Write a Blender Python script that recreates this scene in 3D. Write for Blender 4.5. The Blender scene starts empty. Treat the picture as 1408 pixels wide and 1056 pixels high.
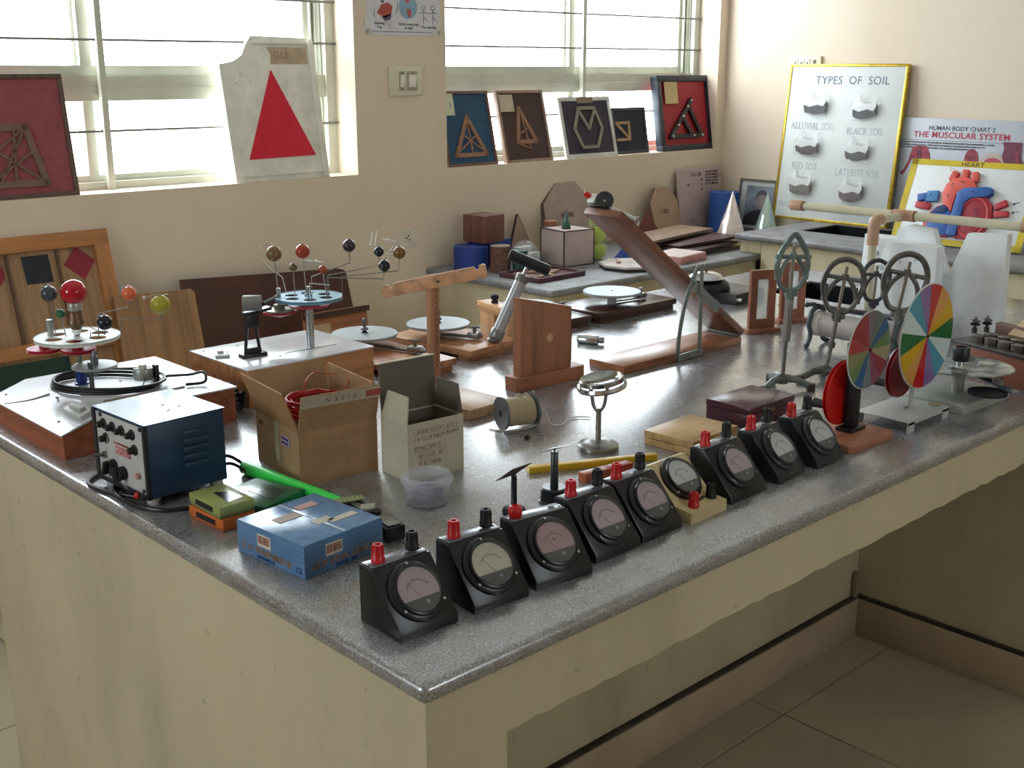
import bpy, bmesh, math, random
from mathutils import Vector, Matrix, Euler
random.seed(7)
SC = bpy.context.scene
COL = SC.collection
T = 0.80            # height of the bench top above the floor
ZW = T - 0.08       # height of the counter along the window wall
YW, XW = 2.60, 4.02 # inner faces of the window wall and of the right wall
SILL = T + 0.297    # window sill height
R = math.radians

# ------------------------------------------------------------------ camera
cam_data = bpy.data.cameras.new('camera')
cam_data.sensor_width = 36.0
cam_data.lens = 40.9
cam = bpy.data.objects.new('camera', cam_data)
COL.objects.link(cam)
cam.location = (-0.7326, -0.9184, T + 0.67)
cam.rotation_euler = (R(90 - 15.14), 0, R(46.6 - 90))
SC.camera = cam

# ------------------------------------------------------------------ daylight
world = bpy.data.worlds.new('daylight')
SC.world = world
world.use_nodes = True
bg = world.node_tree.nodes['Background']
bg.inputs[0].default_value = (0.82, 0.925, 1.0, 1)
bg.inputs[1].default_value = 13.0

def portal(name, loc, rot, sx, sy):
    l = bpy.data.lights.new(name, 'AREA')
    l.shape = 'RECTANGLE'; l.size = sx; l.size_y = sy
    l.cycles.is_portal = True
    o = bpy.data.objects.new(name, l); COL.objects.link(o)
    o.location = loc; o.rotation_euler = rot
    return o
# light portals only guide the sampling of the sky through the window openings
portal('portal_window', (0.92, YW + 0.27, T + 0.85), (R(-90), 0, 0), 1.85, 1.15)
portal('portal_window', (3.10, YW + 0.27, T + 0.85), (R(-90), 0, 0), 1.75, 1.15)
portal('portal_side', (-2.87, 0.9, 1.6), (0, R(-90), 0), 1.0, 1.0)
portal('portal_rear', (0.9, -3.47, 1.85), (R(90), 0, 0), 0.9, 0.7)

SC.view_settings.view_transform = 'Standard'
SC.view_settings.look = 'None'
SC.view_settings.gamma = 1.0
SC.view_settings.use_curve_mapping = False
SC.view_settings.exposure = 0.1

# ------------------------------------------------------------------ materials
def lin(c):
    if isinstance(c, str):
        c = tuple(int(c[i:i+2], 16) / 255 for i in (0, 2, 4))
    return tuple((v / 12.92 if v <= 0.04045 else ((v + 0.055) / 1.055) ** 2.4) for v in c) + (1,)
MATS = {}
def base(name, rough=0.5, metal=0.0, spec=0.5):
    m = bpy.data.materials.new(name); m.use_nodes = True
    nt = m.node_tree; b = nt.nodes['Principled BSDF']
    b.inputs['Roughness'].default_value = rough
    b.inputs['Metallic'].default_value = metal
    b.inputs['Specular IOR Level'].default_value = spec
    return m, nt, b
def coords(nt, scale=(1, 1, 1)):
    tc = nt.nodes.new('ShaderNodeTexCoord'); mp = nt.nodes.new('ShaderNodeMapping')
    mp.inputs['Scale'].default_value = scale
    nt.links.new(tc.outputs['Object'], mp.inputs['Vector'])
    return mp.outputs['Vector']
def noise(nt, vec, scale, detail=3.0, rough=0.55):
    n = nt.nodes.new('ShaderNodeTexNoise')
    n.inputs['Scale'].default_value = scale; n.inputs['Detail'].default_value = detail
    n.inputs['Roughness'].default_value = rough
    nt.links.new(vec, n.inputs['Vector'])
    return n.outputs['Fac']
def ramp(nt, fac, stops):
    r = nt.nodes.new('ShaderNodeValToRGB'); e = r.color_ramp.elements
    while len(e) < len(stops): e.new(0.5)
    for i, (p, c) in enumerate(stops):
        e[i].position = p; e[i].color = lin(c)
    nt.links.new(fac, r.inputs['Fac'])
    return r.outputs['Color']
def bump(nt, b, fac, strength, dist=0.002):
    bp = nt.nodes.new('ShaderNodeBump'); bp.inputs['Strength'].default_value = strength
    bp.inputs['Distance'].default_value = dist
    nt.links.new(fac, bp.inputs['Height']); nt.links.new(bp.outputs['Normal'], b.inputs['Normal'])
def shade(c, k):
    if isinstance(c, str): c = tuple(int(c[i:i+2], 16) / 255 for i in (0, 2, 4))
    return tuple(max(0, min(1, v * k)) for v in c)

def plain(col, rough=0.5, metal=0.0, var=0.08, scale=18.0, bmp=0.0, spec=0.5, name=None):
    """painted or moulded surface with slight uneven colour"""
    key = ('plain', str(col), rough, metal, var, scale, bmp, spec)
    if key in MATS: return MATS[key]
    m, nt, b = base(name or 'paint_%s' % col, rough, metal, spec)
    v = coords(nt); f = noise(nt, v, scale)
    c = ramp(nt, f, [(0.3, shade(col, 1 - var)), (0.7, shade(col, 1 + var * 0.6))])
    nt.links.new(c, b.inputs['Base Color'])
    if bmp: bump(nt, b, noise(nt, v, scale * 9), bmp)
    MATS[key] = m
    return m
def wood(col, axis='x', rough=0.42, grain=1.0, dark=0.72):
    key = ('wood', col, axis, rough, grain, dark)
    if key in MATS: return MATS[key]
    m, nt, b = base('wood_%s_%s' % (col, axis), rough)
    rgb = [int(col[i:i+2], 16) / 255 for i in (0, 2, 4)]; g_ = sum(rgb) / 3
    col = tuple(min(1, (v_ * 0.74 + g_ * 0.26) * 1.14) for v_ in rgb)
    s = {'x': (2.2, 30, 30), 'y': (30, 2.2, 30), 'z': (30, 30, 2.2)}[axis]
    v = coords(nt, s); f = noise(nt, v, 1.6 * grain, 5.0, 0.6)
    c = ramp(nt, f, [(0.28, shade(col, dark)), (0.5, col), (0.75, shade(col, 1.1))])
    nt.links.new(c, b.inputs['Base Color'])
    bump(nt, b, noise(nt, v, 5), 0.08)
    MATS[key] = m
    return m
def clear(col='FFFFFF', fac=0.12, rough=0.05, name='clear_plastic'):
    key = ('clear', col, fac, rough)
    if key in MATS: return MATS[key]
    m = bpy.data.materials.new(name); m.use_nodes = True
    nt = m.node_tree; nt.nodes.clear()
    o = nt.nodes.new('ShaderNodeOutputMaterial'); mx = nt.nodes.new('ShaderNodeMixShader')
    t = nt.nodes.new('ShaderNodeBsdfTransparent'); g = nt.nodes.new('ShaderNodeBsdfPrincipled')
    t.inputs[0].default_value = (1, 1, 1, 1)
    g.inputs['Base Color'].default_value = lin(col); g.inputs['Roughness'].default_value = rough
    mx.inputs[0].default_value = fac
    nt.links.new(t.outputs[0], mx.inputs[1]); nt.links.new(g.outputs[0], mx.inputs[2])
    nt.links.new(mx.outputs[0], o.inputs['Surface'])
    MATS[key] = m
    return m
def granite(name='granite', polish=1.0):
    m, nt, b = base(name, 0.26, 0, 0.4 + 0.6 * polish)
    b.inputs['IOR'].default_value = 1.5 + 0.5 * polish; b.inputs['Coat Weight'].default_value = 0.6 * polish; b.inputs['Coat Roughness'].default_value = 0.24; b.inputs['Coat IOR'].default_value = 1.6
    v = coords(nt)
    fine = noise(nt, v, 320, 4, 0.7); mid = noise(nt, v, 14, 5, 0.65)
    c1 = ramp(nt, fine, [(0.32, '48484B'), (0.46, '8B8C8F'), (0.57, 'B0B2B6'), (0.72, 'E6E8EA')])
    c2 = ramp(nt, mid, [(0.36, 'B0A598'), (0.62, 'DADCE0')])
    mx = nt.nodes.new('ShaderNodeMix'); mx.data_type = 'RGBA'; mx.blend_type = 'MULTIPLY'
    mx.inputs['Factor'].default_value = 0.85
    nt.links.new(c1, mx.inputs['A']); nt.links.new(c2, mx.inputs['B'])
    nt.links.new(mx.outputs['Result'], b.inputs['Base Color'])
    r2 = nt.nodes.new('ShaderNodeMapRange')
    r2.inputs['To Min'].default_value = 0.17 + 0.22 * (1 - polish); r2.inputs['To Max'].default_value = 0.36 + 0.22 * (1 - polish)
    nt.links.new(noise(nt, v, 9, 5, 0.65), r2.inputs['Value'])
    nt.links.new(r2.outputs['Result'], b.inputs['Roughness'])
    bump(nt, b, fine, 0.012, 0.001)
    return m
def plaster(col, stain, name, s=2.2, rough=0.75, spots=0.06):
    m, nt, b = base(name, rough, 0, 0.3)
    v = coords(nt); vv = coords(nt, (1, 1, 0.35))
    f = noise(nt, vv, s, 6, 0.62)
    c = ramp(nt, f, [(0.25, stain), (0.5, col), (0.75, shade(col, 1.04))])
    sp = ramp(nt, noise(nt, v, 38, 2, 0.5), [(0.24, shade(stain, 0.75)), (0.31, 'FFFFFF')])
    mx = nt.nodes.new('ShaderNodeMix'); mx.data_type = 'RGBA'; mx.blend_type = 'MULTIPLY'
    mx.inputs['Factor'].default_value = spots
    nt.links.new(c, mx.inputs['A']); nt.links.new(sp, mx.inputs['B'])
    nt.links.new(mx.outputs['Result'], b.inputs['Base Color'])
    bump(nt, b, noise(nt, v, 30, 4), 0.12, 0.004)
    return m
GRANITE = granite()
GRANITE_DULL = granite('dull_granite', 0.0)
WALL = plaster('DFCFBB', 'D6C4AC', 'cream_wall_paint', 1.5)
BENCHP = plaster('C8BC9E', 'AEA286', 'yellowed_bench_paint', 3.0, spots=0.3)
CEIL = plaster('EDEBE4', 'E4E1D8', 'ceiling_paint', 1.0)
WHITE = plain('E9EAE6', 0.35, var=0.04)
ALU = plain('CCCCBC', 0.4, 0.0, 0.05, 8)
ROD = plain('77776F', 0.5, 0.2, 0.08)
BLACK = plain('17181C', 0.32, var=0.15)
BLACKM = plain('141416', 0.55, var=0.2)
RED = plain('C81E24', 0.35, var=0.05)
CHROME = plain('C9CBCD', 0.16, 1.0, 0.05)
STEEL = plain('8E8D8B', 0.35, 0.9, 0.15)
IRON = plain('5A5A55', 0.5, 0.6, 0.25, 40)
GREYMETAL = plain('A9ADAF', 0.42, 0.25, 0.06)
WOOD_O = {a: wood('A8623A', a) for a in 'xyz'}
WOOD_P = {a: wood('C68F5C', a) for a in 'xyz'}
WOOD_B = {a: wood('7A4326', a) for a in 'xyz'}
CARD = plain('A5815C', 0.8, var=0.08, scale=30)
PAPER = plain('E4E2DA', 0.7, var=0.03)

# ------------------------------------------------------------------ mesh builder
def rotm(rx=0, ry=0, rz=0):
    return Euler((R(rx), R(ry), R(rz))).to_matrix().to_4x4()
def mat4(loc=(0, 0, 0), rot=(0, 0, 0)):
    return Matrix.Translation(Vector(loc)) @ rotm(*rot)
def spline(pts, n=6, closed=False):
    P = [Vector(p) for p in pts]; out = []; N = len(P)
    for i in range(N if closed else N - 1):
        p1, p2 = P[i], P[(i + 1) % N]
        p0 = P[i - 1] if (i > 0 or closed) else p1 * 2 - p2
        p3 = P[(i + 2) % N] if (i + 2 < N or closed) else p2 * 2 - p1
        for k in range(n):
            t = k / n
            out.append(0.5 * ((2 * p1) + (p2 - p0) * t + (2 * p0 - 5 * p1 + 4 * p2 - p3) * t * t + (3 * p1 - p0 - 3 * p2 + p3) * t ** 3))
    if not closed: out.append(P[-1])
    return out
def ngon(n, r, off=0.0, sx=1, sy=1):
    return [(r * sx * math.cos(2 * math.pi * i / n + off), r * sy * math.sin(2 * math.pi * i / n + off)) for i in range(n)]

class MB:
    def __init__(self): self.bm = bmesh.new()
    def _take(self, tmp, M):
        tmp.transform(M)
        me = bpy.data.meshes.new('tmp'); tmp.to_mesh(me); tmp.free()
        self.bm.from_mesh(me); bpy.data.meshes.remove(me)
    def box(self, c, s, rot=(0, 0, 0), bev=0.0, seg=2):
        t = bmesh.new(); bmesh.ops.create_cube(t, size=1.0)
        bmesh.ops.scale(t, vec=s, verts=t.verts)
        if bev: bmesh.ops.bevel(t, geom=list(t.edges), offset=bev, segments=seg, affect='EDGES', profile=0.5)
        self._take(t, mat4(c, rot)); return self
    def cyl(self, p0, p1, r, r2=None, n=20, bev=0.0):
        p0, p1 = Vector(p0), Vector(p1); d = p1 - p0
        t = bmesh.new()
        bmesh.ops.create_cone(t, cap_ends=True, segments=n, radius1=r, radius2=r if r2 is None else r2, depth=d.length)
        if bev:
            es = [e for e in t.edges if len(e.link_faces) == 2 and any(len(f.verts) > 4 for f in e.link_faces)]
            bmesh.ops.bevel(t, geom=es, offset=bev, segments=2, affect='EDGES', profile=0.5)
        q = Vector((0, 0, 1)).rotation_difference(d.normalized()).to_matrix().to_4x4()
        self._take(t, Matrix.Translation((p0 + p1) / 2) @ q); return self
    def sph(self, c, r, seg=18, rings=11, s=(1, 1, 1)):
        t = bmesh.new(); bmesh.ops.create_uvsphere(t, u_segments=seg, v_segments=rings, radius=r)
        bmesh.ops.scale(t, vec=s, verts=t.verts)
        self._take(t, Matrix.Translation(Vector(c))); return self
    def tube(self, pts, r, n=8, closed=False, flat=None):
        P = [Vector(p) for p in pts]; N = len(P); t = bmesh.new(); rings = []
        up = None
        for i in range(N):
            a = P[i - 1] if (i > 0 or closed) else P[i]
            b = P[(i + 1) % N] if (i + 1 < N or closed) else P[i]
            d = (b - a).normalized()
            if up is None:
                up = Vector((0, 0, 1)) if abs(d.z) < 0.9 else Vector((0, 1, 0))
            s = d.cross(up).normalized(); up = s.cross(d).normalized()
            rr = r[i] if isinstance(r, (list, tuple)) else r
            ry = rr if flat is None else flat
            rings.append([t.verts.new(P[i] + s * rr * math.cos(2 * math.pi * k / n) + up * ry * math.sin(2 * math.pi * k / n)) for k in range(n)])
        for i in range(N if closed else N - 1):
            A, B_ = rings[i], rings[(i + 1) % N]
            for k in range(n):
                t.faces.new((A[k], A[(k + 1) % n], B_[(k + 1) % n], B_[k]))
        if not closed:
            t.faces.new(list(reversed(rings[0]))); t.faces.new(rings[-1])
        bmesh.ops.recalc_face_normals(t, faces=t.faces)
        self._take(t, Matrix()); return self
    def lathe(self, prof, c=(0, 0, 0), n=28, M=None):
        t = bmesh.new(); rings = []
        for r, z in prof:
            if r < 1e-6: rings.append([t.verts.new((0, 0, z))])
            else: rings.append([t.verts.new((r * math.cos(2 * math.pi * k / n), r * math.sin(2 * math.pi * k / n), z)) for k in range(n)])
        for A, B_ in zip(rings, rings[1:]):
            for k in range(n):
                k2 = (k + 1) % n
                if len(A) == 1 and len(B_) == 1: continue
                if len(A) == 1: t.faces.new((A[0], B_[k], B_[k2]))
                elif len(B_) == 1: t.faces.new((A[k], A[k2], B_[0]))
                else: t.faces.new((A[k], A[k2], B_[k2], B_[k]))
        bmesh.ops.recalc_face_normals(t, faces=t.faces)
        self._take(t, (M or Matrix()) if M else Matrix.Translation(Vector(c))); return self
    def prism(self, poly, d, M=None, holes=(), bev=0.0):
        """polygon in local x,y extruded from z=0 to z=d, with optional polygonal holes"""
        t = bmesh.new()
        def loop(pl):
            vs = [t.verts.new((p[0], p[1], 0)) for p in pl]
            return [t.edges.new((vs[i], vs[(i + 1) % len(vs)])) for i in range(len(vs))], vs
        es, vs = loop(poly)
        if holes:
            for h in holes: es += loop(h)[0]
            bmesh.ops.triangle_fill(t, use_beauty=True, use_dissolve=False, edges=es)
        else:
            t.faces.new(vs)
        g = bmesh.ops.extrude_face_region(t, geom=list(t.faces))
        bmesh.ops.translate(t, vec=(0, 0, d), verts=[v for v in g['geom'] if isinstance(v, bmesh.types.BMVert)])
        bmesh.ops.recalc_face_normals(t, faces=t.faces)
        if bev:
            es = [e for e in t.edges if abs(e.verts[0].co.z - e.verts[1].co.z) < 1e-6 and e.calc_face_angle(0) > 0.5]
            bmesh.ops.bevel(t, geom=es, offset=bev, segments=2, affect='EDGES', profile=0.5)
        self._take(t, M or Matrix()); return self
    def quad(self, a, b, c, d):
        self.bm.faces.new([self.bm.verts.new(Vector(p)) for p in (a, b, c, d)]); return self
    def build(self, name, m, parent=None, M=None, sharp=38):
        me = bpy.data.meshes.new(name)
        if M is not None: self.bm.transform(M)
        self.bm.to_mesh(me); self.bm.free()
        me.materials.append(m)
        me.polygons.foreach_set('use_smooth', [True] * len(me.polygons))
        me.set_sharp_from_angle(angle=R(sharp))
        o = bpy.data.objects.new(name, me); COL.objects.link(o)
        if parent is not None: o.parent = parent
        return o

def thing(name, label, cat, loc=(0, 0, 0), rz=0.0, group=None, rot=None):
    o = bpy.data.objects.new(name, None); COL.objects.link(o)
    o.empty_display_size = 0.03
    o.location = loc; o.rotation_euler = Euler([R(a) for a in rot]) if rot else (0, 0, R(rz))
    o['label'] = label; o['category'] = cat
    if group: o['group'] = group
    return o
def tag(o, label, cat, group=None, loc=None, rz=None, rot=None):
    o['label'] = label; o['category'] = cat
    if group: o['group'] = group
    if loc is not None: o.location = loc
    if rz is not None: o.rotation_euler = (0, 0, R(rz))
    if rot is not None: o.rotation_euler = Euler([R(a) for a in rot])
    return o
def struct(o): o['kind'] = 'structure'; return o
def lab(o, s): o['label'] = s; return o

def text(name, s, size, m, parent, M, align='CENTER', depth=0.0004, sx=1.0, spacing=1.0, line=1.0, bold=0.0):
    cu = bpy.data.curves.new(name, 'FONT'); cu.body = s; cu.size = size
    cu.align_x = align; cu.align_y = 'CENTER'; cu.extrude = depth; cu.resolution_u = 3
    cu.space_character = spacing; cu.space_line = line; cu.offset = bold
    ob = bpy.data.objects.new(name, cu); COL.objects.link(ob)
    bpy.context.view_layer.update()
    dg = bpy.context.evaluated_depsgraph_get()
    me = bpy.data.meshes.new_from_object(ob.evaluated_get(dg))
    bpy.data.objects.remove(ob); bpy.data.curves.remove(cu)
    me.transform(M @ Matrix.Diagonal((sx, 1, 1, 1)))
    me.materials.clear(); me.materials.append(m)
    o = bpy.data.objects.new(name, me); COL.objects.link(o); o.parent = parent
    return o
def copy_tree(o, parent=None):
    c = o.copy(); COL.objects.link(c); c.parent = parent
    for ch in list(o.children): copy_tree(ch, c)
    return c
def attach(o, parent, name, label):
    """make a mesh built in room coordinates a part of a thing"""
    bpy.context.view_layer.update()
    o.name = name; o.parent = parent; o.matrix_parent_inverse = parent.matrix_world.inverted(); o['label'] = label
    return o
UPRIGHT = rotm(90, 0, 0)      # local x,y of flat work -> x,z facing -y
def scribble(name, parent, M, width, h, m, words=2, r=0.0005, seed=1):
    """a line of handwriting or small print too worn to read: separate letter-like strokes"""
    rnd = random.Random(seed); mb = MB(); x = -width / 2
    ends = sorted(rnd.uniform(-width / 2, width / 2) for _ in range(words - 1)) if words > 1 else []
    lw = h * 0.62
    while x < width / 2 - lw * 0.6:
        if any(abs(x - e) < lw * 0.5 for e in ends): x += lw * 0.9; continue
        k = rnd.randrange(5); a, b_ = x, x + lw * 0.62; t, c, bt = h / 2, 0.0, -h / 2
        P = {0: [(a, bt), (a, t), (b_, t), (b_, c), (a, c)], 1: [(a, t), (a, bt), (b_, bt)], 2: [(a, bt), ((a + b_) / 2, t), (b_, bt)],
             3: [(b_, t), (a, t), (a, bt), (b_, bt)], 4: [(a, bt), (a, t), (b_, bt), (b_, t)]}[k]
        mb.tube([(px, py, 0.0002) for px, py in P], r, 4)
        x += lw
    return mb.build(name, m, parent, M)
# ================================================================== the room
ZC = 3.1
XL, YN = -2.6, -3.2
# floor tiles, each its own slab with a recessed joint
fl = struct(MB().box(((XL + XW) / 2, (YN + YW) / 2, -0.06), (XW - XL, YW - YN, 0.1)).build('floor', plain('4A4036', 0.6)))
TILE = plain('B5A88F', 0.3, var=0.07, scale=3.0, spec=0.4)
ts, x0, y0 = 0.60, 0.815, 0.42
tile_me = None
for i in range(-6, 6):
    for j in range(-7, 4):
        ax, bx = max(XL, x0 + i * ts), min(XW, x0 + (i + 1) * ts)
        ay, by = max(YN, y0 + j * ts), min(YW, y0 + (j + 1) * ts)
        if bx - ax < 0.05 or by - ay < 0.05: continue
        g = 0.0015
        full = bx - ax > ts - 0.001 and by - ay > ts - 0.001
        if full and tile_me:
            o = bpy.data.objects.new('tile', tile_me); COL.objects.link(o); o.parent = fl
        else:
            o = MB().box((0, 0, 0), (bx - ax - 2 * g, by - ay - 2 * g, 0.01), bev=0.0012, seg=1).build('tile', TILE, fl)
            if full: tile_me = o.data
        o.location = ((ax + bx) / 2, (ay + by) / 2, -0.005)
struct(MB().box(((XL + XW) / 2, (YN + YW) / 2, ZC + 0.05), (XW - XL + 0.6, YW - YN + 0.6, 0.1)).build('ceiling', CEIL))

def wall_with_openings(name, a0, a1, openings, to_world, th=0.28):
    """wall along one axis from a0 to a1, full height, with (u0,u1,z0,z1) openings"""
    mb = MB(); cuts = sorted(openings); u = a0
    def add(u0, u1, z0, z1):
        if u1 - u0 < 1e-4 or z1 - z0 < 1e-4: return
        c, s = to_world((u0 + u1) / 2, (z0 + z1) / 2, u1 - u0, z1 - z0, th)
        mb.box(c, s)
    for (p, q, zz0, zz1) in cuts:
        add(u, p, 0, ZC); add(p, q, 0, zz0); add(p, q, zz1, ZC); u = q
    add(u, a1, 0, ZC)
    return struct(mb.build(name, WALL))
W1 = (0.03, 1.82, SILL, T + 1.42)
W2 = (2.247, 3.955, SILL, T + 1.42)
wall_with_openings('wall_far', XL - 0.28, XW + 0.28, [W1, W2], lambda u, z, su, sz, th: ((u, YW + th / 2, z), (su, th, sz)))
wall_with_openings('wall_right', YN - 0.28, YW, [], lambda u, z, su, sz, th: ((XW + th / 2, u, z), (th, su, sz)))
SIDE = (0.4, 1.4, 1.1, 2.1)  # opening in the unseen left wall, added to light the bench end
REAR = (0.45, 1.35, 1.5, 2.2)  # opening in the unseen wall behind the camera, added as frontal fill
wall_with_openings('wall_left', YN - 0.28, YW, [SIDE], lambda u, z, su, sz, th: ((XL - th / 2, u, z), (th, su, sz)))
wall_with_openings('wall_near', XL, XW, [REAR], lambda u, z, su, sz, th: ((u, YN - th / 2, z), (su, th, sz)))
# skirting
SKIRT = plain('8A6A4A', 0.5, var=0.08)
struct(MB().box(((XL + XW) / 2, YW - 0.006, 0.05), (XW - XL, 0.012, 0.10)).build('baseboard_far', SKIRT))
struct(MB().box((XL + 0.006, (YN + YW) / 2, 0.05), (0.012, YW - YN - 0.03, 0.10)).build('baseboard_left', SKIRT))
struct(MB().box(((XL + XW) / 2, YN + 0.006, 0.05), (XW - XL - 0.03, 0.012, 0.10)).build('baseboard_near', SKIRT))

GLASS = clear('FFFFFF', 0.05, 0.02, 'window_glass')
def window(name, u0, u1, mull):
    """aluminium sliding window over a low fixed light, with an inner grille of rods"""
    w = bpy.data.objects.new(name, None); COL.objects.link(w); w['kind'] = 'structure'
    w.location = ((u0 + u1) / 2, YW + 0.12, SILL); cx = (u0 + u1) / 2
    z1 = T + 1.42 - SILL; h0, h1 = 0.275, 0.318        # transom band above the sill
    a, b = u0 - cx, u1 - cx; m = mull - cx
    f = MB(); d = 0.10; y = 0.05
    f.box((a + 0.02, y, z1 / 2), (0.04, d, z1)); f.box((b - 0.02, y, z1 / 2), (0.04, d, z1))
    f.box(((a + b) / 2, y, 0.012), (b - a - 0.08, d, 0.024)); f.box(((a + b) / 2, y, z1 - 0.02), (b - a - 0.08, d, 0.04))
    for k in (0.045, 0.058, 0.075): f.box((b - k, 0.02 + k * 0.4, z1 / 2), (0.006, 0.03, z1 - 0.05)); f.box((a + k, 0.02 + k * 0.4, z1 / 2), (0.006, 0.03, z1 - 0.05))
    f.build('outer_frame', ALU, w)
    t = MB(); t.box(((a + b) / 2, 0.04, (h0 + h1) / 2), (b - a - 0.08, 0.07, h1 - h0), bev=0.003)
    t.box(((a + b) / 2, 0.034, h1 + 0.0165), (b - a - 0.08, 0.05, 0.036))
    t.build('transom', ALU, w)
    t = MB(); t.box((m - 0.035, 0.05, (0.024 + h0) / 2), (0.035, 0.05, h0 - 0.024), bev=0.002)
    t.box(((a + b) / 2, 0.05, 0.034), (b - a - 0.08, 0.045, 0.022), bev=0.002); t.build('lower_frame', ALU, w)
    for (p, q, yy) in ((a + 0.04, m - 0.012, 0.035), (m - 0.06, b - 0.06, 0.062)):
        s = MB(); zb, zt = h1 + 0.03, z1 - 0.04
        s.box(((p + q) / 2, yy, zb + 0.019), (q - p, 0.022, 0.036), bev=0.002)
        s.box(((p + q) / 2, yy, zt - 0.018), (q - p, 0.022, 0.036), bev=0.002)
        for x in (p + 0.019, q - 0.019): s.box((x, yy, (zb + zt) / 2), (0.038, 0.022, zt - zb - 0.07), bev=0.002)
        so = s.build('sliding_sash', ALU, w)
        MB().box(((p + q) / 2, yy, (zb + zt) / 2), (q - p - 0.07, 0.004, zt - zb - 0.066)).build('pane', GLASS, so)
    for (p, q) in ((a + 0.04, m - 0.052), (m - 0.018, b - 0.04)):
        MB().box(((p + q) / 2, 0.052, (0.045 + h0) / 2), (q - p, 0.004, h0 - 0.045)).build('pane', GLASS, w)
    MB().box((m, -0.012, (z1) / 2), (0.022, 0.022, z1), bev=0.002).build('grille_post', ALU, w)
    for z in (0.183, 0.462, 0.605, 0.745, 0.885, 1.025):
        MB().cyl((a, -0.008, z), (b, -0.008, z), 0.0042, n=8).build('grille_rod', ROD, w)
    if m < 0: MB().cyl((m + 0.26, 0.02, h1 + 0.038), (m + 0.26, 0.0, h1 + 0.036), 0.009, 0.006, n=10).build('sash_knob', plain('9A988A', 0.5), w)
    return w
window('window_1', W1[0], W1[1], 0.925)
window('window_2', W2[0], W2[1], 3.125)
def added_window(name, loc, rz, su, z0, z1, n):
    w = bpy.data.objects.new(name, None); COL.objects.link(w); w['kind'] = 'structure'
    w.location = loc; w.rotation_euler = (0, 0, R(rz)); h = z1 - z0
    f = MB()
    for i in range(n + 1): f.box((-su / 2 + su * i / n, 0, z0 + h / 2), (0.04, 0.06, h))
    for z in (z0 + 0.02, z1 - 0.02): f.box((0, 0, z), (su, 0.06, 0.04))
    f.build('outer_frame', ALU, w)
    for i in range(n): MB().box((-su / 2 + su * (i + 0.5) / n, 0, z0 + h / 2), (su / n - 0.04, 0.004, h - 0.07)).build('pane', GLASS, w)
added_window('added_window_left', (XL - 0.1, (SIDE[0] + SIDE[1]) / 2, 0), 90, SIDE[1] - SIDE[0], SIDE[2], SIDE[3], 3)  # unseen window, added for light on the bench's left panel
added_window('added_window_rear', ((REAR[0] + REAR[1]) / 2, YN - 0.1, 0), 0, REAR[1] - REAR[0], REAR[2], REAR[3], 2)  # unseen window, added for light on the bench front and far wall

# ================================================================== benches
def slab(name, x0, x1, y0, y1, z, th, parent, hole=None, bev=0.011, m=None):
    t = bmesh.new()
    O = [(x0, y0), (x1, y0), (x1, y1), (x0, y1)]
    def ring(pl, zz): return [t.verts.new((p[0], p[1], zz)) for p in pl]
    ot, ob = ring(O, z), ring(O, z - th)
    for i in range(4): t.faces.new((ob[i], ob[(i + 1) % 4], ot[(i + 1) % 4], ot[i]))
    if hole:
        hx0, hx1, hy0, hy1 = hole; I = [(hx0, hy0), (hx1, hy0), (hx1, hy1), (hx0, hy1)]
        it, ib = ring(I, z), ring(I, z - th)
        for i in range(4):
            j = (i + 1) % 4
            t.faces.new((ot[i], ot[j], it[j], it[i])); t.faces.new((ob[j], ob[i], ib[i], ib[j])); t.faces.new((it[i], it[j], ib[j], ib[i]))
    else:
        t.faces.new(ot); t.faces.new(list(reversed(ob)))
    outer = [e for e in t.edges if (e.verts[0] in ot and e.verts[1] in ot) or (e.verts[0] in ob and e.verts[1] in ob)
             or ((e.verts[0] in ot) != (e.verts[1] in ot) and (e.verts[0] in ob or e.verts[1] in ob))]
    bmesh.ops.bevel(t, geom=outer, offset=bev, segments=4, affect='EDGES', profile=0.5)
    bmesh.ops.recalc_face_normals(t, faces=t.faces)
    mb = MB(); mb._take(t, Matrix())
    return mb.build(name, m or GRANITE, parent)
def basin(x0, x1, y0, y1, ztop, depth, parent):
    m = MB(); w = 0.012
    m.box(((x0 + x1) / 2, (y0 + y1) / 2, ztop - depth), (x1 - x0, y1 - y0, w))
    for (c, s) in (((x0, (y0 + y1) / 2), (w, y1 - y0)), ((x1, (y0 + y1) / 2), (w, y1 - y0)), (((x0 + x1) / 2, y0), (x1 - x0, w)), (((x0 + x1) / 2, y1), (x1 - x0, w))):
        m.box((c[0], c[1], ztop - depth / 2 - 0.002), (s[0], s[1], depth - 0.004))
    o = m.build('sink_basin', plain('0D0C0F', 0.6, var=0.2, spec=0.2), parent)
    MB().cyl(((x0 + x1) / 2, (y0 + y1) / 2, ztop - depth + 0.006), ((x0 + x1) / 2, (y0 + y1) / 2, ztop - depth + 0.01), 0.025, n=16).build('drain', STEEL, o)

bench = thing('laboratory_bench', 'long cream masonry laboratory bench with a speckled grey granite top in the foreground', 'bench', (0, 0, 0))
BX, BY = 2.765, 1.40
SINK = (2.304, 2.569, 0.70, 1.15)
slab('granite_top', 0, BX, 0, BY, T, 0.027, bench, SINK)
zt = T - 0.0275
def solid(name, x0, x1, y0, y1, z0, z1, m=BENCHP, parent=bench, bev=0.004):
    return MB().box(((x0 + x1) / 2, (y0 + y1) / 2, (z0 + z1) / 2), (x1 - x0, y1 - y0, z1 - z0), bev=bev).build(name, m, parent)
solid('end_panel', 0.008, 0.135, 0.008, BY - 0.005, 0.0, zt, bev=0)
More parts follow.
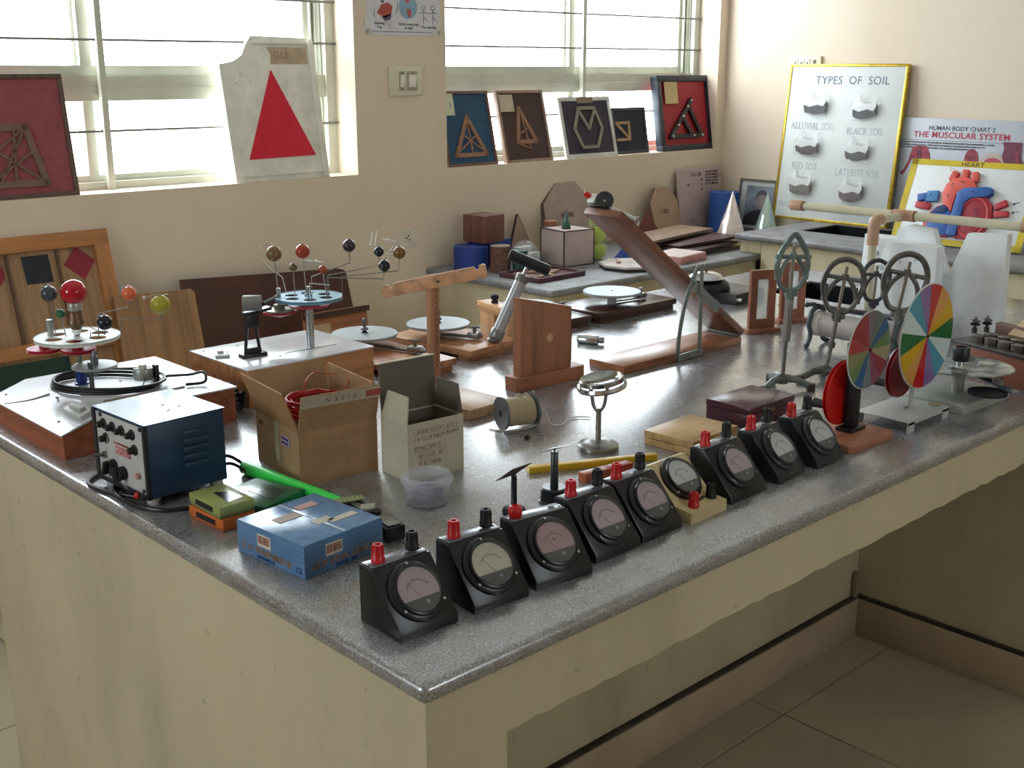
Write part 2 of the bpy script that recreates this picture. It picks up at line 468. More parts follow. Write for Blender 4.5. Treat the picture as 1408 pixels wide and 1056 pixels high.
# apron above the knee recess, its lower edge ragged plaster
ap = MB(); pl = [(0.135, zt)]
xs = [0.135 + (1.91 - 0.135) * i / 70 for i in range(71)]
pl = [(x, T - 0.115 + random.uniform(-0.0028, 0.0028)) for x in xs] + [(1.91, zt), (0.135, zt)]
ap.prism(pl, 0.09, UPRIGHT @ Matrix()); ap.build('apron', BENCHP, bench, Matrix.Translation((0, 0.098, 0)))
solid('knee_recess_back', 0.135, 1.91, 0.53, 0.62, 0.0, zt)
p = MB()
for (c0, c1, d0, d1) in ((1.91, 1.97, 0.008, BY - 0.005), (BX - 0.07, BX - 0.008, 0.008, BY - 0.005), (1.97, BX - 0.07, 0.008, 0.07), (1.97, BX - 0.07, BY - 0.065, BY - 0.005)):
    p.box(((c0 + c1) / 2, (d0 + d1) / 2, zt / 2), (c1 - c0, d1 - d0, zt))
p.build('pedestal', BENCHP, bench)
solid('rear_panel', 0.135, 1.91, BY - 0.08, BY - 0.005, 0.0, zt)
SKB = plain('B7A58C', 0.35, var=0.06, scale=6)
solid('skirting_tile', 0.135, 1.895, 0.515, 0.53, 0.0, 0.105, SKB, bev=0.002)
solid('skirting_tile', 1.895, 1.91, 0.012, 0.53, 0.0, 0.105, SKB, bev=0.002)
solid('mortar_strip', 0.135, 1.899, 0.519, 0.53, 0.1055, 0.114, plain('40352A', 0.9, var=0.3), bev=0)
solid('mortar_strip', 1.899, 1.91, 0.012, 0.53, 0.1055, 0.114, plain('40352A', 0.9, var=0.3), bev=0)
solid('conduit', 1.876, 1.891, 0.514, 0.529, 0.115, 0.185, plain('8C8068', 0.6), bev=0.002)
basin(SINK[0] + 0.0065, SINK[1] - 0.0065, SINK[2] + 0.0065, SINK[3] - 0.0065, T + 0.0015, 0.18, bench)

wc = thing('window_counter', 'low granite topped counter along the window wall, covered with wooden solids', 'counter', (2.125, 1.9, 0))
def rel(o, ox, oy):     # geometry given in room coordinates, kept under an Empty at the base
    o.matrix_parent_inverse = Matrix.Translation((-ox, -oy, 0)); return o
CXL = 2.125
rel(slab('granite_top', CXL, XW - 0.002, 1.90, YW - 0.002, ZW, 0.027, wc, m=GRANITE_DULL), CXL, 1.9)
rel(solid('front_panel', CXL + 0.02, 3.38, 1.925, 1.985, 0, ZW - 0.0275, parent=wc), CXL, 1.9)
rel(solid('end_panel', CXL + 0.02, CXL + 0.08, 1.985, YW - 0.014, 0, ZW - 0.0275, parent=wc), CXL, 1.9)
rc = thing('side_counter', 'granite topped counter with a black sink along the right wall', 'counter', (3.34, 2.02, 0))
RS = (3.61, 3.90, 1.30, 1.87)
rel(slab('granite_top', 3.34, XW - 0.002, -1.6, 2.02, T, 0.027, rc, RS, m=GRANITE_DULL), 3.34, 2.02)
rel(solid('front_panel', 3.365, 3.43, -1.58, 1.895, 0, T - 0.0275, parent=rc), 3.34, 2.02)
rel(solid('end_panel', 3.365, XW - 0.003, 1.96, 2.0, ZW + 0.0005, T - 0.0275, parent=rc), 3.34, 2.02)
rel(solid('front_upper_panel', 3.365, 3.43, 1.895, 1.96, ZW + 0.0005, T - 0.0275, parent=rc), 3.34, 2.02)
n0 = set(bpy.data.objects)
basin(RS[0] + 0.0065, RS[1] - 0.0065, RS[2] + 0.0065, RS[3] - 0.0065, T + 0.0015, 0.17, rc)
for o in set(bpy.data.objects) - n0:
    if o.parent is rc: rel(o, 3.34, 2.02)

# ================================================================== fittings on the walls
def switch_plate(label, loc, rz, w, h, kind):
    t = thing('switch_plate', label, 'switch', loc, rz)
    pm = plain('DDD6BF', 0.45, var=0.04)
    MB().box((0, -0.006, 0), (w, 0.012, h), bev=0.003).build('back_plate', pm, t)
    if kind == 1:
        for (x, ww) in ((-0.022, 0.024), (0.026, 0.046)):
            o = MB().box((x, -0.0125, 0), (ww, 0.005, h * 0.66), bev=0.001).build('switch_module', plain('A79F8A', 0.5), t)
            MB().box((x, -0.016, 0), (ww * 0.72, 0.006, h * 0.42), rot=(8, 0, 0), bev=0.001).build('rocker', plain('F0ECDF', 0.35), o)
            for z in (-0.028, 0.028): MB().cyl((x, -0.0145, z), (x, -0.0156, z), 0.0022, n=8).build('screw', BLACKM, o)
    else:
        for x in (-0.05, -0.018, 0.014):
            o = MB().box((x, -0.0125, 0.016), (0.024, 0.005, 0.05), bev=0.001).build('rocker', plain('E9E5D8', 0.4), t)
            MB().box((x, -0.0155, 0.022), (0.005, 0.001, 0.012)).build('mark', BLACKM, o)
        MB().box((0.05, -0.0125, 0.016), (0.012, 0.005, 0.04)).build('indicator', plain('5E5148', 0.4), t)
        so = MB().box((-0.04, -0.0125, -0.026), (0.034, 0.004, 0.03), bev=0.001).build('socket', plain('E9E5D8', 0.4), t)
        for x in (-0.046, -0.034): MB().cyl((x, -0.0145, -0.026), (x, -0.0152, -0.026), 0.0025, n=8).build('socket_hole', BLACKM, so)
switch_plate('cream two-switch wall plate between the two windows under the drawing', (2.045, YW, T + 0.628), 0, 0.152, 0.105, 1)
switch_plate('cream switch and socket plate on the right wall half behind the soil board', (XW, 2.155, T + 0.675), -90, 0.165, 0.105, 2)

po = thing('drawing_sheet', 'white sheet of hand-drawn spinning top, globe and stick figures taped between the windows', 'poster', (2.05, YW, T + 0.79))
MB().box((0, -0.001, 0.125), (0.34, 0.0016, 0.25)).build('sheet', plain('D8D6DC', 0.6, var=0.03), po)
INK = plain('3B3B4A', 0.7)
def flat(parent, name, poly, m, y=-0.0022, d=0.0008):
    return MB().prism(poly, d, Matrix.Translation((0, y, 0)) @ UPRIGHT).build(name, m, parent)
def line2(parent, name, pts, r, m, y=-0.0022, closed=False):
    return MB().tube([(p[0], y, p[1]) for p in pts], r, 5, closed).build(name, m, parent)
top_ = flat(po, 'spinning_top', [(-0.125, 0.075), (-0.105, 0.105), (-0.075, 0.113), (-0.055, 0.1), (-0.06, 0.072), (-0.09, 0.058)], plain('B5564C', 0.7))
flat(po, 'top_band', [(-0.105, 0.063), (-0.06, 0.075), (-0.064, 0.055), (-0.09, 0.048)], plain('5F5A78', 0.7))
flat(po, 'top_tip', [(-0.09, 0.047), (-0.065, 0.054), (-0.066, 0.02)], plain('CFCBD2', 0.7))
flat(po, 'top_knob', [(x - 0.1, z + 0.118) for x, z in ngon(10, 0.008)], plain('7A6A66', 0.7))
flat(po, 'globe', [(x + 0.018, z + 0.1) for x, z in ngon(20, 0.042)], plain('8FB2C6', 0.7))
flat(po, 'continent', [(-0.005, 0.135), (0.02, 0.14), (0.03, 0.125), (0.012, 0.112)], plain('C4646A', 0.7), y=-0.0031)
flat(po, 'continent', [(0.01, 0.095), (0.032, 0.09), (0.03, 0.066), (0.016, 0.064)], plain('C4646A', 0.7), y=-0.0031)
for cx in (0.09, 0.135):
    line2(po, 'stick_figure', [(cx + x, 0.1 + z) for x, z in ngon(12, 0.008)], 0.0009, INK, closed=True)
    line2(po, 'stick_figure', [(cx, 0.092), (cx, 0.04)], 0.0009, INK)
    line2(po, 'stick_figure', [(cx - 0.02, 0.079), (cx, 0.085), (cx + 0.02, 0.08)], 0.0009, INK)
    line2(po, 'stick_figure', [(cx, 0.066), (cx + 0.02, 0.053)], 0.0009, INK)
for i, q in enumerate([[(-0.04, 0.085), (-0.03, 0.1), (-0.03, 0.115)], [(-0.045, 0.075), (-0.032, 0.08), (-0.03, 0.095)], [(-0.135, 0.06), (-0.14, 0.072), (-0.135, 0.085)]]):
    line2(po, 'motion_mark', q, 0.0009, INK)
line2(po, 'border_line', [(-0.16, 0.012), (0.16, 0.012)], 0.0008, INK)
PM = Matrix.Translation((0, -0.0022, 0)) @ UPRIGHT
text('caption', 'Spinning\nTop', 0.014, INK, po, Matrix.Translation((-0.115, -0.0022, 0.034)) @ UPRIGHT)
text('caption', 'Earth causing day\n& night', 0.013, INK, po, Matrix.Translation((0.02, -0.0022, 0.033)) @ UPRIGHT)
text('caption', 'Man spinning', 0.013, INK, po, Matrix.Translation((0.115, -0.0022, 0.031)) @ UPRIGHT)
for (x, z, r_) in ((-0.17, 0.012, 8), (0.165, 0.03, -80), (-0.172, 0.03, 80), (0.155, 0.01, 2)):
    MB().box((x, -0.0026, z), (0.05, 0.0008, 0.018), rot=(0, r_, 0)).build('tape_strip', clear('F4F2EA', 0.6, 0.35, 'sticky_tape'), po)
# ================================================================== desk meters along the front edge
DIAL = {'pink': plain('A8949C', 0.4, var=0.03), 'rose': plain('A07E84', 0.4, var=0.03), 'cream': plain('BDB7A4', 0.4, var=0.03), 'white': plain('B9BDBC', 0.4, var=0.03)}
LENS = clear('FFFFFF', 0.05, 0.03, 'meter_lens')
TICK = plain('55434A', 0.6)
def post_terminal(parent, x, y, z, m, kind, r=0.0078, h=0.024, tilt=0):
    t = MB().lathe([(0, 0), (r * 1.15, 0), (r * 1.15, h * 0.25), (r, h * 0.32), (r * 0.82, h), (r * 0.5, h), (r * 0.5, h * 0.75), (0, h * 0.75)], n=14)
    for k in range(10):
        a = 2 * math.pi * k / 10
        t.box((r * 0.95 * math.cos(a), r * 0.95 * math.sin(a), h * 0.62), (r * 0.12, r * 0.2, h * 0.55), rot=(0, 0, math.degrees(a)))
    return t.build(kind, m, parent, mat4((x, y, z), (tilt, 0, 0)))
def meter_movement(parent, M, dial, Rf=0.039, body=BLACK):
    """round flanged moving-coil movement; local z is out of the panel"""
    fl_ = MB().lathe([(0, 0), (Rf, 0), (Rf, 0.004), (Rf * 0.96, 0.006), (Rf * 0.86, 0.007), (Rf * 0.84, 0.011), (Rf * 0.78, 0.012), (Rf * 0.76, 0.007), (0, 0.007)], n=44).build('meter_flange', body, parent, M)
    r = Rf * 0.755
    pts = [(r * math.cos(a), r * math.sin(a)) for a in [R(-22 + 224 * i / 26) for i in range(27)]]
    d = MB().prism(pts, 0.0012, Matrix.Translation((0, 0, 0.0072))).build('dial_face', DIAL[dial], fl_, M)
    lo = [(r * math.cos(a), r * math.sin(a)) for a in [R(202 + 136 * i / 18) for i in range(19)]]
    MB().prism(lo, 0.0028, Matrix.Translation((0, 0, 0.0072))).build('lower_cover', body, fl_, M)
    s = MB()
    s.tube([(0.62 * r * math.cos(R(a)), -0.25 * r + 0.68 * r * math.sin(R(a)), 0.0086) for a in range(32, 150, 8)], 0.00035, 4)
    for a in range(35, 150, 14):
        s.tube([(q * r * math.cos(R(a)), -0.25 * r + (q + 0.06) * r * math.sin(R(a)), 0.0086) for q in (0.62, 0.72)], 0.00035, 4)
    s.tube([(0, -0.3 * r, 0.0088), (-0.42 * r, 0.38 * r, 0.0088)], 0.0003, 4)
    s.build('scale_and_pointer', TICK, fl_, M)
    MB().lathe([(0, 0.013), (r, 0.0125), (r, 0.0118), (0, 0.0123)], n=36).build('lens', LENS, fl_, M)
    MB().cyl((0.004, -0.6 * r, 0.0098), (0.004, -0.6 * r, 0.0115), 0.0028, n=10).build('zero_screw', STEEL, fl_, M)
    for a in (90, 215, 325):
        MB().cyl((0.92 * Rf * math.cos(R(a)), 0.92 * Rf * math.sin(R(a)), 0.005), (0.92 * Rf * math.cos(R(a)), 0.92 * Rf * math.sin(R(a)), 0.0082), 0.002, n=8).build('screw', CHROME, fl_, M)
    return fl_
def desk_meter(label, x, y, rz, w, dial, red_x=0.22, black_x=0.80, black=True, dome=False, body=BLACK, h=0.077, letter=None):
    """wedge-fronted black meter box; local origin at the middle of its front bottom edge"""
    t = thing('desk_meter', label, 'meter', (x, y, T), rz, 'black desk meters along the bench front')
    dpt, lip, topd = 0.085, 0.012, 0.028
    prof = [(0, 0), (dpt, 0), (dpt, h), (dpt - topd, h), (0, lip)]
    c = MB().prism(prof, w, Matrix.Translation((-w / 2, 0, 0)) @ Matrix(((0, 0, 1, 0), (1, 0, 0, 0), (0, 1, 0, 0), (0, 0, 0, 1))), bev=0.0022)
    c.build('case', body, t)
    # the sloping face runs from (0,lip) to (dpt-topd,h)
    ang = math.degrees(math.atan2(h - lip, dpt - topd))
    mid = Vector((0, (dpt - topd) * 0.5, lip + (h - lip) * 0.5))
    M = Matrix.Translation(mid) @ rotm(ang, 0, 0) @ Matrix.Translation((0, 0, 0.0002))
    meter_movement(t, M, dial, min(0.0395, w * 0.445), body)
    yt = dpt - topd * 0.5
    sc = MB().box((0, yt, h + 0.0008), (w * 0.94, topd * 0.82, 0.0016), bev=0.0006).build('terminal_plate', plain('6E7078', 0.25, 0.3), t)
    if red_x is not None:
        if dome: MB().lathe([(0, 0), (0.008, 0), (0.0098, 0.006), (0.0098, 0.013), (0.007, 0.017), (0.0045, 0.018), (0.0045, 0.014), (0, 0.014)], (w * (red_x - 0.5), yt, h + 0.001), 16).build('red_terminal', RED, t)
        else: post_terminal(t, w * (red_x - 0.5), yt, h + 0.001, RED, 'red_terminal')
    if black: post_terminal(t, w * (black_x - 0.5), yt, h + 0.004, BLACKM, 'black_terminal'); MB().cyl((w * (black_x - 0.5), yt, h), (w * (black_x - 0.5), yt, h + 0.005), 0.0055, n=14).build('terminal_collar', STEEL, t)
    else: MB().cyl((w * (black_x - 0.5), yt, h + 0.0016), (w * (black_x - 0.5), yt, h + 0.0022), 0.0048, n=14).build('empty_terminal_hole', BLACKM, t)
    for sx in (-1, 1): MB().cyl((sx * w * 0.44, yt, h + 0.0016), (sx * w * 0.44, yt, h + 0.0026), 0.0018, n=8).build('screw', CHROME, t)
    if letter: text('dial_letter', letter, 0.009, TICK, t, M @ Matrix.Translation((0, 0.004, 0.0086)))
    return t
DK2 = plain('23272C', 0.3, var=0.12)
desk_meter('black wedge meter with mauve dial, nearest the bench corner, beside the blue box', 0.090, 0.098, -2, 0.091, 'pink')
desk_meter('black wedge meter with a cream dial, second from the bench corner', 0.206, 0.092, -5, 0.091, 'cream')
desk_meter('black wedge meter with rose dial, domed red terminal and no black terminal', 0.316, 0.086, -8, 0.098, 'rose', 0.17, 0.80, False, True, letter='V')
desk_meter('black wedge meter with mauve dial right after the one lacking its black terminal', 0.437, 0.096, 0, 0.096, 'pink')
desk_meter('black wedge meter with mauve dial just before the cream slanted meter', 0.540, 0.100, 1, 0.094, 'pink')
desk_meter('black wedge meter with mauve dial standing right behind the cream slanted meter', 0.765, 0.106, 1, 0.100, 'pink')
desk_meter('dark grey wedge meter with whitish dial, second from the far end of the row', 0.892, 0.108, 4, 0.088, 'white', body=DK2)
desk_meter('dark grey wedge meter with whitish dial at the far end, beside the colour disc', 1.006, 0.104, 1, 0.088, 'white', body=DK2)
# cream bakelite meter: slanted board with a terminal block in front
cm = thing('slanted_meter', 'cream slanted board meter with round black movement and terminals in front', 'meter', (0.648, 0.097, T), 1)
CR = plain('CDB98C', 0.42, var=0.05)
MB().prism([(0, 0), (0.030, 0), (0.030, 0.021), (0.0, 0.018)], 0.092, Matrix.Translation((-0.046, 0, 0)) @ Matrix(((0, 0, 1, 0), (1, 0, 0, 0), (0, 1, 0, 0), (0, 0, 0, 1))), bev=0.0015).build('terminal_block', CR, cm)
MB().prism([(0.030, 0), (0.094, 0), (0.094, 0.072), (0.086, 0.074), (0.030, 0.0205)], 0.092, Matrix.Translation((-0.046, 0, 0)) @ Matrix(((0, 0, 1, 0), (1, 0, 0, 0), (0, 1, 0, 0), (0, 0, 0, 1))), bev=0.0015).build('slanted_case', CR, cm)
a_ = math.degrees(math.atan2(0.0535, 0.056))
meter_movement(cm, Matrix.Translation((0, 0.0585, 0.0478)) @ rotm(a_, 0, 0), 'white', 0.0385, plain('241F20', 0.35))
post_terminal(cm, -0.022, 0.014, 0.0195, RED, 'red_terminal', 0.0078, 0.023)
post_terminal(cm, 0.03, 0.02, 0.0198, BLACKM, 'black_terminal', 0.0078, 0.023)
MB().box((0.004, 0.024, 0.0207), (0.04, 0.006, 0.001), rot=(0, 0, 12)).build('name_strip', plain('3A2A20', 0.5), cm)
# ================================================================== front left of the bench
def carton(t, w, d, h, m, th=0.003, inner=None):
    """open box walls, origin at the near left bottom corner (x along w, y along d)"""
    MB().box((w / 2, d / 2, th / 2), (w, d, th)).build('bottom', m, t)
    for (c, s, n) in (((w / 2, th / 2), (w, th), 'front_wall'), ((w / 2, d - th / 2), (w, th), 'back_wall'), ((th / 2, d / 2), (th, d - 2 * th), 'side_wall'), ((w - th / 2, d / 2), (th, d - 2 * th), 'side_wall')):
        MB().box((c[0], c[1], th + (h - th) / 2), (s[0], s[1], h - th)).build(n, m, t)

# blue printed carton
bx = thing('printed_carton', 'blue shrink-wrapped printed carton with barcodes near the bench corner', 'box', (0.064, 0.333, T), 5)
BW, BD, BH = 0.143, 0.152, 0.047
m, nt, b = base('blue_print', 0.3)
v = coords(nt, (1, 1, 1)); wv = nt.nodes.new('ShaderNodeTexWave'); wv.bands_direction = 'Z'; wv.inputs['Scale'].default_value = 42; wv.inputs['Distortion'].default_value = 2.0
nt.links.new(v, wv.inputs['Vector'])
nt.links.new(ramp(nt, wv.outputs['Fac'], [(0.2, '5580AE'), (0.8, '6389B4')]), b.inputs['Base Color'])
BLUEPRINT = m
MB().box((BW / 2, BD / 2, BH / 2), (BW, BD, BH), bev=0.0012).build('carton_body', BLUEPRINT, bx)
MB().box((BW / 2, BD / 2, BH + 0.0008), (BW - 0.002, BD - 0.002, 0.0016), bev=0.0006).build('lid', plain('6F97C0', 0.12, var=0.08, scale=60, bmp=0.12), bx)
MB().box((BW * 0.52, BD / 2, BH + 0.0019), (0.004, BD - 0.004, 0.0006)).build('wrap_seam', plain('B9CBDD', 0.1), bx)
TAN = plain('B08F6A', 0.6); BEI = plain('C9C3B2', 0.6); NAVY = plain('1F4584', 0.6)
def barcode(parent, M, w=0.03, h=0.018):
    MB().box((0, 0, 0.0004), (w, h, 0.0008)).build('barcode_label', plain('D9D2C4', 0.6), parent, M)
    s = MB(); x = -w * 0.42
    while x < w * 0.42:
        ww = random.choice((0.0006, 0.001, 0.0016)); s.box((x, h * 0.06, 0.001), (ww, h * 0.66, 0.0004)); x += ww + random.choice((0.0007, 0.0012))
    s.build('barcode', plain('9E5B45', 0.7), parent, M)
front = lambda x, z: Matrix.Translation((x, -0.0001, z)) @ UPRIGHT
left = lambda y, z: Matrix.Translation((-0.0001, y, z)) @ rotm(90, 0, -90)
barcode(bx, front(0.052, 0.031)); barcode(bx, left(0.088, 0.031))
scribble('print_line', bx, front(0.072, 0.0135), 0.118, 0.009, TAN, 3, 0.0009, 3)
scribble('print_line', bx, left(0.082, 0.0135), 0.118, 0.009, TAN, 3, 0.0009, 4)
scribble('print_line', bx, front(0.075, 0.0045), 0.04, 0.0035, NAVY, 2, 0.0005, 5); scribble('print_line', bx, left(0.085, 0.0045), 0.04, 0.0035, NAVY, 2, 0.0005, 6)
text('mark', 'CE', 0.012, NAVY, bx, left(0.012, 0.009))
for (x, y, w_, h_, mm) in ((0.098, 0.118, 0.034, 0.016, plain('C08F84', 0.5)), (0.05, 0.10, 0.04, 0.02, plain('A68F80', 0.5)), (0.107, 0.045, 0.046, 0.014, BEI), (0.078, 0.055, 0.03, 0.018, BEI)):
    MB().box((x, y, BH + 0.002), (w_, h_, 0.0008)).build('lid_print', mm, bx)

def small_box(name, label, loc, rz, s, col, band=True, txt=None, topc=None):
    t = thing(name, label, 'box', loc, rz)
    MB().box((s[0] / 2, s[1] / 2, s[2] * 0.42), (s[0] * 0.985, s[1] * 0.985, s[2] * 0.84), bev=0.0008).build('tray', plain(shade_hex(col, 0.8), 0.35), t)
    MB().box((s[0] / 2, s[1] / 2, s[2] * 0.62), (s[0], s[1], s[2] * 0.76), bev=0.001).build('lid', plain(col, 0.25, var=0.06), t)
    if band: MB().box((-0.0004, s[1] * 0.5, s[2] * 0.55), (0.001, s[1] * 0.55, s[2] * 0.42)).build('label_band', BLACKM, t)
    if txt: text('label_text', txt, s[2] * 0.26, plain('D8D8D0', 0.5), t, Matrix.Translation((-0.001, s[1] * 0.5, s[2] * 0.55)) @ rotm(90, 0, -90))
    if topc: MB().prism([(s[0] * 0.35, s[1] * 0.12), (s[0] * 0.85, s[1] * 0.2), (s[0] * 0.8, s[1] * 0.55), (s[0] * 0.45, s[1] * 0.72)], 0.0005, Matrix.Translation((0, 0, s[2] + 0.0001))).build('lid_picture', plain(topc, 0.2, var=0.3, scale=120), t)
    return t
def shade_hex(c, k):
    return ''.join('%02X' % max(0, min(255, int(int(c[i:i+2], 16) * k))) for i in (0, 2, 4))
small_box('magnet_box', 'orange slide box under the olive green one beside the power supply', (0.068, 0.556, T), 3, (0.057, 0.094, 0.020), 'CC6A30', True)
small_box('magnet_box', 'olive green slide box with a black label on top of the orange box', (0.066, 0.560, T + 0.0205), 0, (0.060, 0.092, 0.019), '9BA864', True, None, '2C2620')
small_box('slide_box', 'flat dark green slide box behind the blue carton', (0.142, 0.560, T), 16, (0.095, 0.105, 0.020), '1E6A46', True, None, '3C4A3E')

# green tube
gt = thing('green_tube', 'bright translucent green plastic tube lying against the cardboard box', 'tube', (0.240, 0.635, T))
MB().lathe([(0.0095, -0.132), (0.0115, -0.132), (0.0115, 0.132), (0.0095, 0.132), (0.0095, -0.132)], n=20, M=mat4((0, 0, 0.0118), (90, 0, 4))).build('tube_wall', plain('3FE05A', 0.22, var=0.04), gt)
# black stapler-like spirit level / balance bar
sl = thing('slide_gauge', 'grey topped black gauge bar with a pivoted green scale plate', 'instrument', (0.252, 0.452, T), -9)
MB().box((0, 0, 0.0115), (0.034, 0.196, 0.023), bev=0.0025).build('body', BLACK, sl)
MB().box((0.0, 0.012, 0.0238), (0.026, 0.165, 0.0018), bev=0.0006).build('top_plate', plain('8C8C86', 0.35, 0.5), sl)
MB().box((0.002, 0.01, 0.025), (0.008, 0.028, 0.0012)).build('slot', BLACKM, sl)
MB().box((0.0, -0.078, 0.025), (0.022, 0.035, 0.002), bev=0.0005).build('end_plate', plain('A09F98', 0.35, 0.5), sl)
sp = MB().box((-0.022, 0.03, 0.0285), (0.066, 0.017, 0.002), rot=(0, 0, -8)).build('scale_plate', plain('A8B27E', 0.45), sl)
for k in range(9): MB().box((-0.05 + k * 0.007, 0.036 - 0.001 * k, 0.0298), (0.0008, 0.008, 0.0006)).build('scale_tick', plain('44503A', 0.6), sp)
MB().cyl((-0.002, -0.04, 0.024), (-0.002, -0.04, 0.031), 0.009, n=16, bev=0.001).build('pivot_knob', BLACK, sl)
MB().prism([(0.008, -0.02), (-0.012, -0.012), (-0.022, -0.03), (-0.004, -0.036)], 0.003, Matrix.Translation((0, 0, 0.0305))).build('pointer_lug', plain('C2C6B4', 0.4), sl)
# plastic tub
tb = thing('plastic_tub', 'small clear round plastic tub with a dark cloth inside', 'tub', (0.372, 0.447, T))
CL = clear('E4E6F0', 0.24, 0.3, 'tub_plastic')
MB().lathe([(0, 0), (0.033, 0), (0.035, 0.003), (0.0375, 0.034), (0.0405, 0.035), (0.0405, 0.046), (0.0385, 0.049), (0.037, 0.046), (0.036, 0.034), (0.0335, 0.0035), (0, 0.002)], n=36).build('tub_wall', CL, tb)
MB().lathe([(0.0405, 0.0385), (0.0425, 0.0385), (0.0425, 0.0405), (0.0405, 0.0405)], n=36).build('rim_bead', CL, tb)
cl = MB().sph((0.004, 0.004, 0.012), 0.026, 20, 12, (1.0, 0.95, 0.42))
for v_ in cl.bm.verts: v_.co += Vector((random.uniform(-1, 1), random.uniform(-1, 1), random.uniform(-1, 1))) * 0.002
tag(cl.build('cloth_wad', plain('4A4258', 0.8, var=0.2, scale=60)), 'crumpled dark purple cloth inside the clear plastic tub', 'cloth', None, (0.372, 0.447, T + 0.0022))

# brown cardboard box with flaps and red wire inside
cb = thing('cardboard_box', 'brown cardboard box with raised flaps holding red wire', 'box', (0.265, 0.648, T), -8)
w, d, h = 0.147, 0.172, 0.092
carton(cb, w, d, h, CARD)
def flap(parent, name, p0, p1, out, length, ang, m, taper=0.0):
    """flap hinged along p0-p1 (at height z), opening outward by ang degrees from vertical"""
    p0, p1 = Vector(p0), Vector(p1); o = Vector(out).normalized(); e = (p1 - p0).normalized()
    dirv = Vector((0, 0, 1)) * math.cos(R(ang)) + o * math.sin(R(ang)); nrm = e.cross(dirv).normalized() * 0.0013
    a, b_ = p0 + e * 0.0, p1 - e * 0.0
    c, d_ = p1 + dirv * length - e * taper, p0 + dirv * length + e * taper
    mb = MB(); vs = [mb.bm.verts.new(q + s * nrm) for s in (-1, 1) for q in (a, b_, c, d_)]
    for f in ((3, 2, 1, 0), (4, 5, 6, 7), (0, 1, 5, 4), (1, 2, 6, 5), (2, 3, 7, 6), (3, 0, 4, 7)): mb.bm.faces.new([vs[i] for i in f])
    bmesh.ops.recalc_face_normals(mb.bm, faces=mb.bm.faces)
    return mb.build(name, m, parent), dirv, nrm
fo, dv, nn = flap(cb, 'front_flap', (0.001, 0.0015, h), (w - 0.001, 0.0015, h), (0, -1, 0), 0.066, 14, CARD)
Mx = Matrix.Translation(Vector((w / 2, 0.0005, h)) + dv * 0.058 + Vector((0, -0.0012, 0))) @ rotm(90 - 14 + 0, 0, 0)
MB().box((0, 0, 0.0012), (w * 0.99, 0.02, 0.0006)).build('tape', plain('B5A894', 0.3), fo, Matrix.Translation(Vector((w / 2, 0.0015, h)) + dv * 0.055 + Vector((0, -0.0022, 0.0))) @ rotm(104, 0, 0))
text('tape_print', 'V  I  S  E  N', 0.012, plain('6E3A34', 0.6), fo, Matrix.Translation(Vector((w * 0.5, 0.0015, h)) + dv * 0.055 + Vector((0, -0.0035, 0))) @ rotm(104, 0, 0) @ rotm(0, 0, 180))
MB().box((0.03, 0, 0.0018), (0.026, 0.012, 0.0006)).build('tape_stamp', plain('A84A44', 0.5), fo, Matrix.Translation(Vector((w * 0.7, 0.0015, h)) + dv * 0.055 + Vector((0, -0.0025, 0.0))) @ rotm(104, 0, 0))
flap(cb, 'side_flap', (0.0015, d - 0.002, h), (0.0015, 0.002, h), (-1, 0, 0), 0.075, 20, plain('A67C50', 0.8, var=0.06))
flap(cb, 'back_flap', (w - 0.001, d - 0.0015, h), (0.001, d - 0.0015, h), (0, 1, 0), 0.07, 24, CARD)
flap(cb, 'side_flap', (w - 0.0015, 0.002, h), (w - 0.0015, d - 0.002, h), (1, 0, 0), 0.066, -3, CARD)
lt = lambda y, z: Matrix.Translation((-0.0001, y, z)) @ rotm(90, 0, -90)
MB().box((0, 0, 0.0004), (0.018, 0.07, 0.0007)).build('clear_tape', plain('B3A48E', 0.2), cb, lt(0.085, 0.056))
MB().box((0, 0, 0.0009), (0.032, 0.017, 0.0006)).build('purple_label', plain('B9A9B8', 0.5), cb, lt(0.05, 0.066))
for i_, yy_ in enumerate((0.004, -0.004)): scribble('label_text', cb, lt(0.05, 0.066 + yy_) @ Matrix.Translation((0, 0, 0.0012)), 0.028, 0.0045, plain('46307A', 0.6), 2 - i_, 0.0005, 11 + i_)
scribble('box_print', cb, lt(0.148, 0.075), 0.022, 0.008, plain('7A5634', 0.7), 1, 0.0005, 13)
wm = MB(); pts = []
for k in range(15):
    rx, ry = 0.045 + random.uniform(-0.006, 0.009), 0.042 + random.uniform(-0.006, 0.008); z0 = 0.092 + k * 0.0022
    for i in range(18): pts.append((w / 2 + rx * math.cos(2 * math.pi * i / 18), d / 2 + ry * math.sin(2 * math.pi * i / 18), z0 + 0.0022 * i / 18 + random.uniform(-0.002, 0.002)))
wm.tube(pts, 0.0019, 6)
wm.tube(spline([(0.045, 0.05, 0.11), (0.05, 0.075, 0.148), (0.075, 0.09, 0.165), (0.1, 0.1, 0.158), (0.13, 0.11, 0.15)]), 0.0008, 6)
wm.tube(spline([(0.09, 0.06, 0.12), (0.115, 0.055, 0.135), (0.12, 0.045, 0.15), (0.115, 0.04, 0.158)]), 0.0009, 6)
wo = wm.build('wire_coil', plain('B4101C', 0.35)); tag(wo, 'tangled coil of red wire piled inside the brown cardboard box', 'wire', None, (0.265, 0.648, T + 0.0), -8)
MB().box((w / 2, d / 2, 0.046), (w * 0.8, d * 0.8, 0.084)).build('packing_block', plain('8A6238', 0.9), cb)

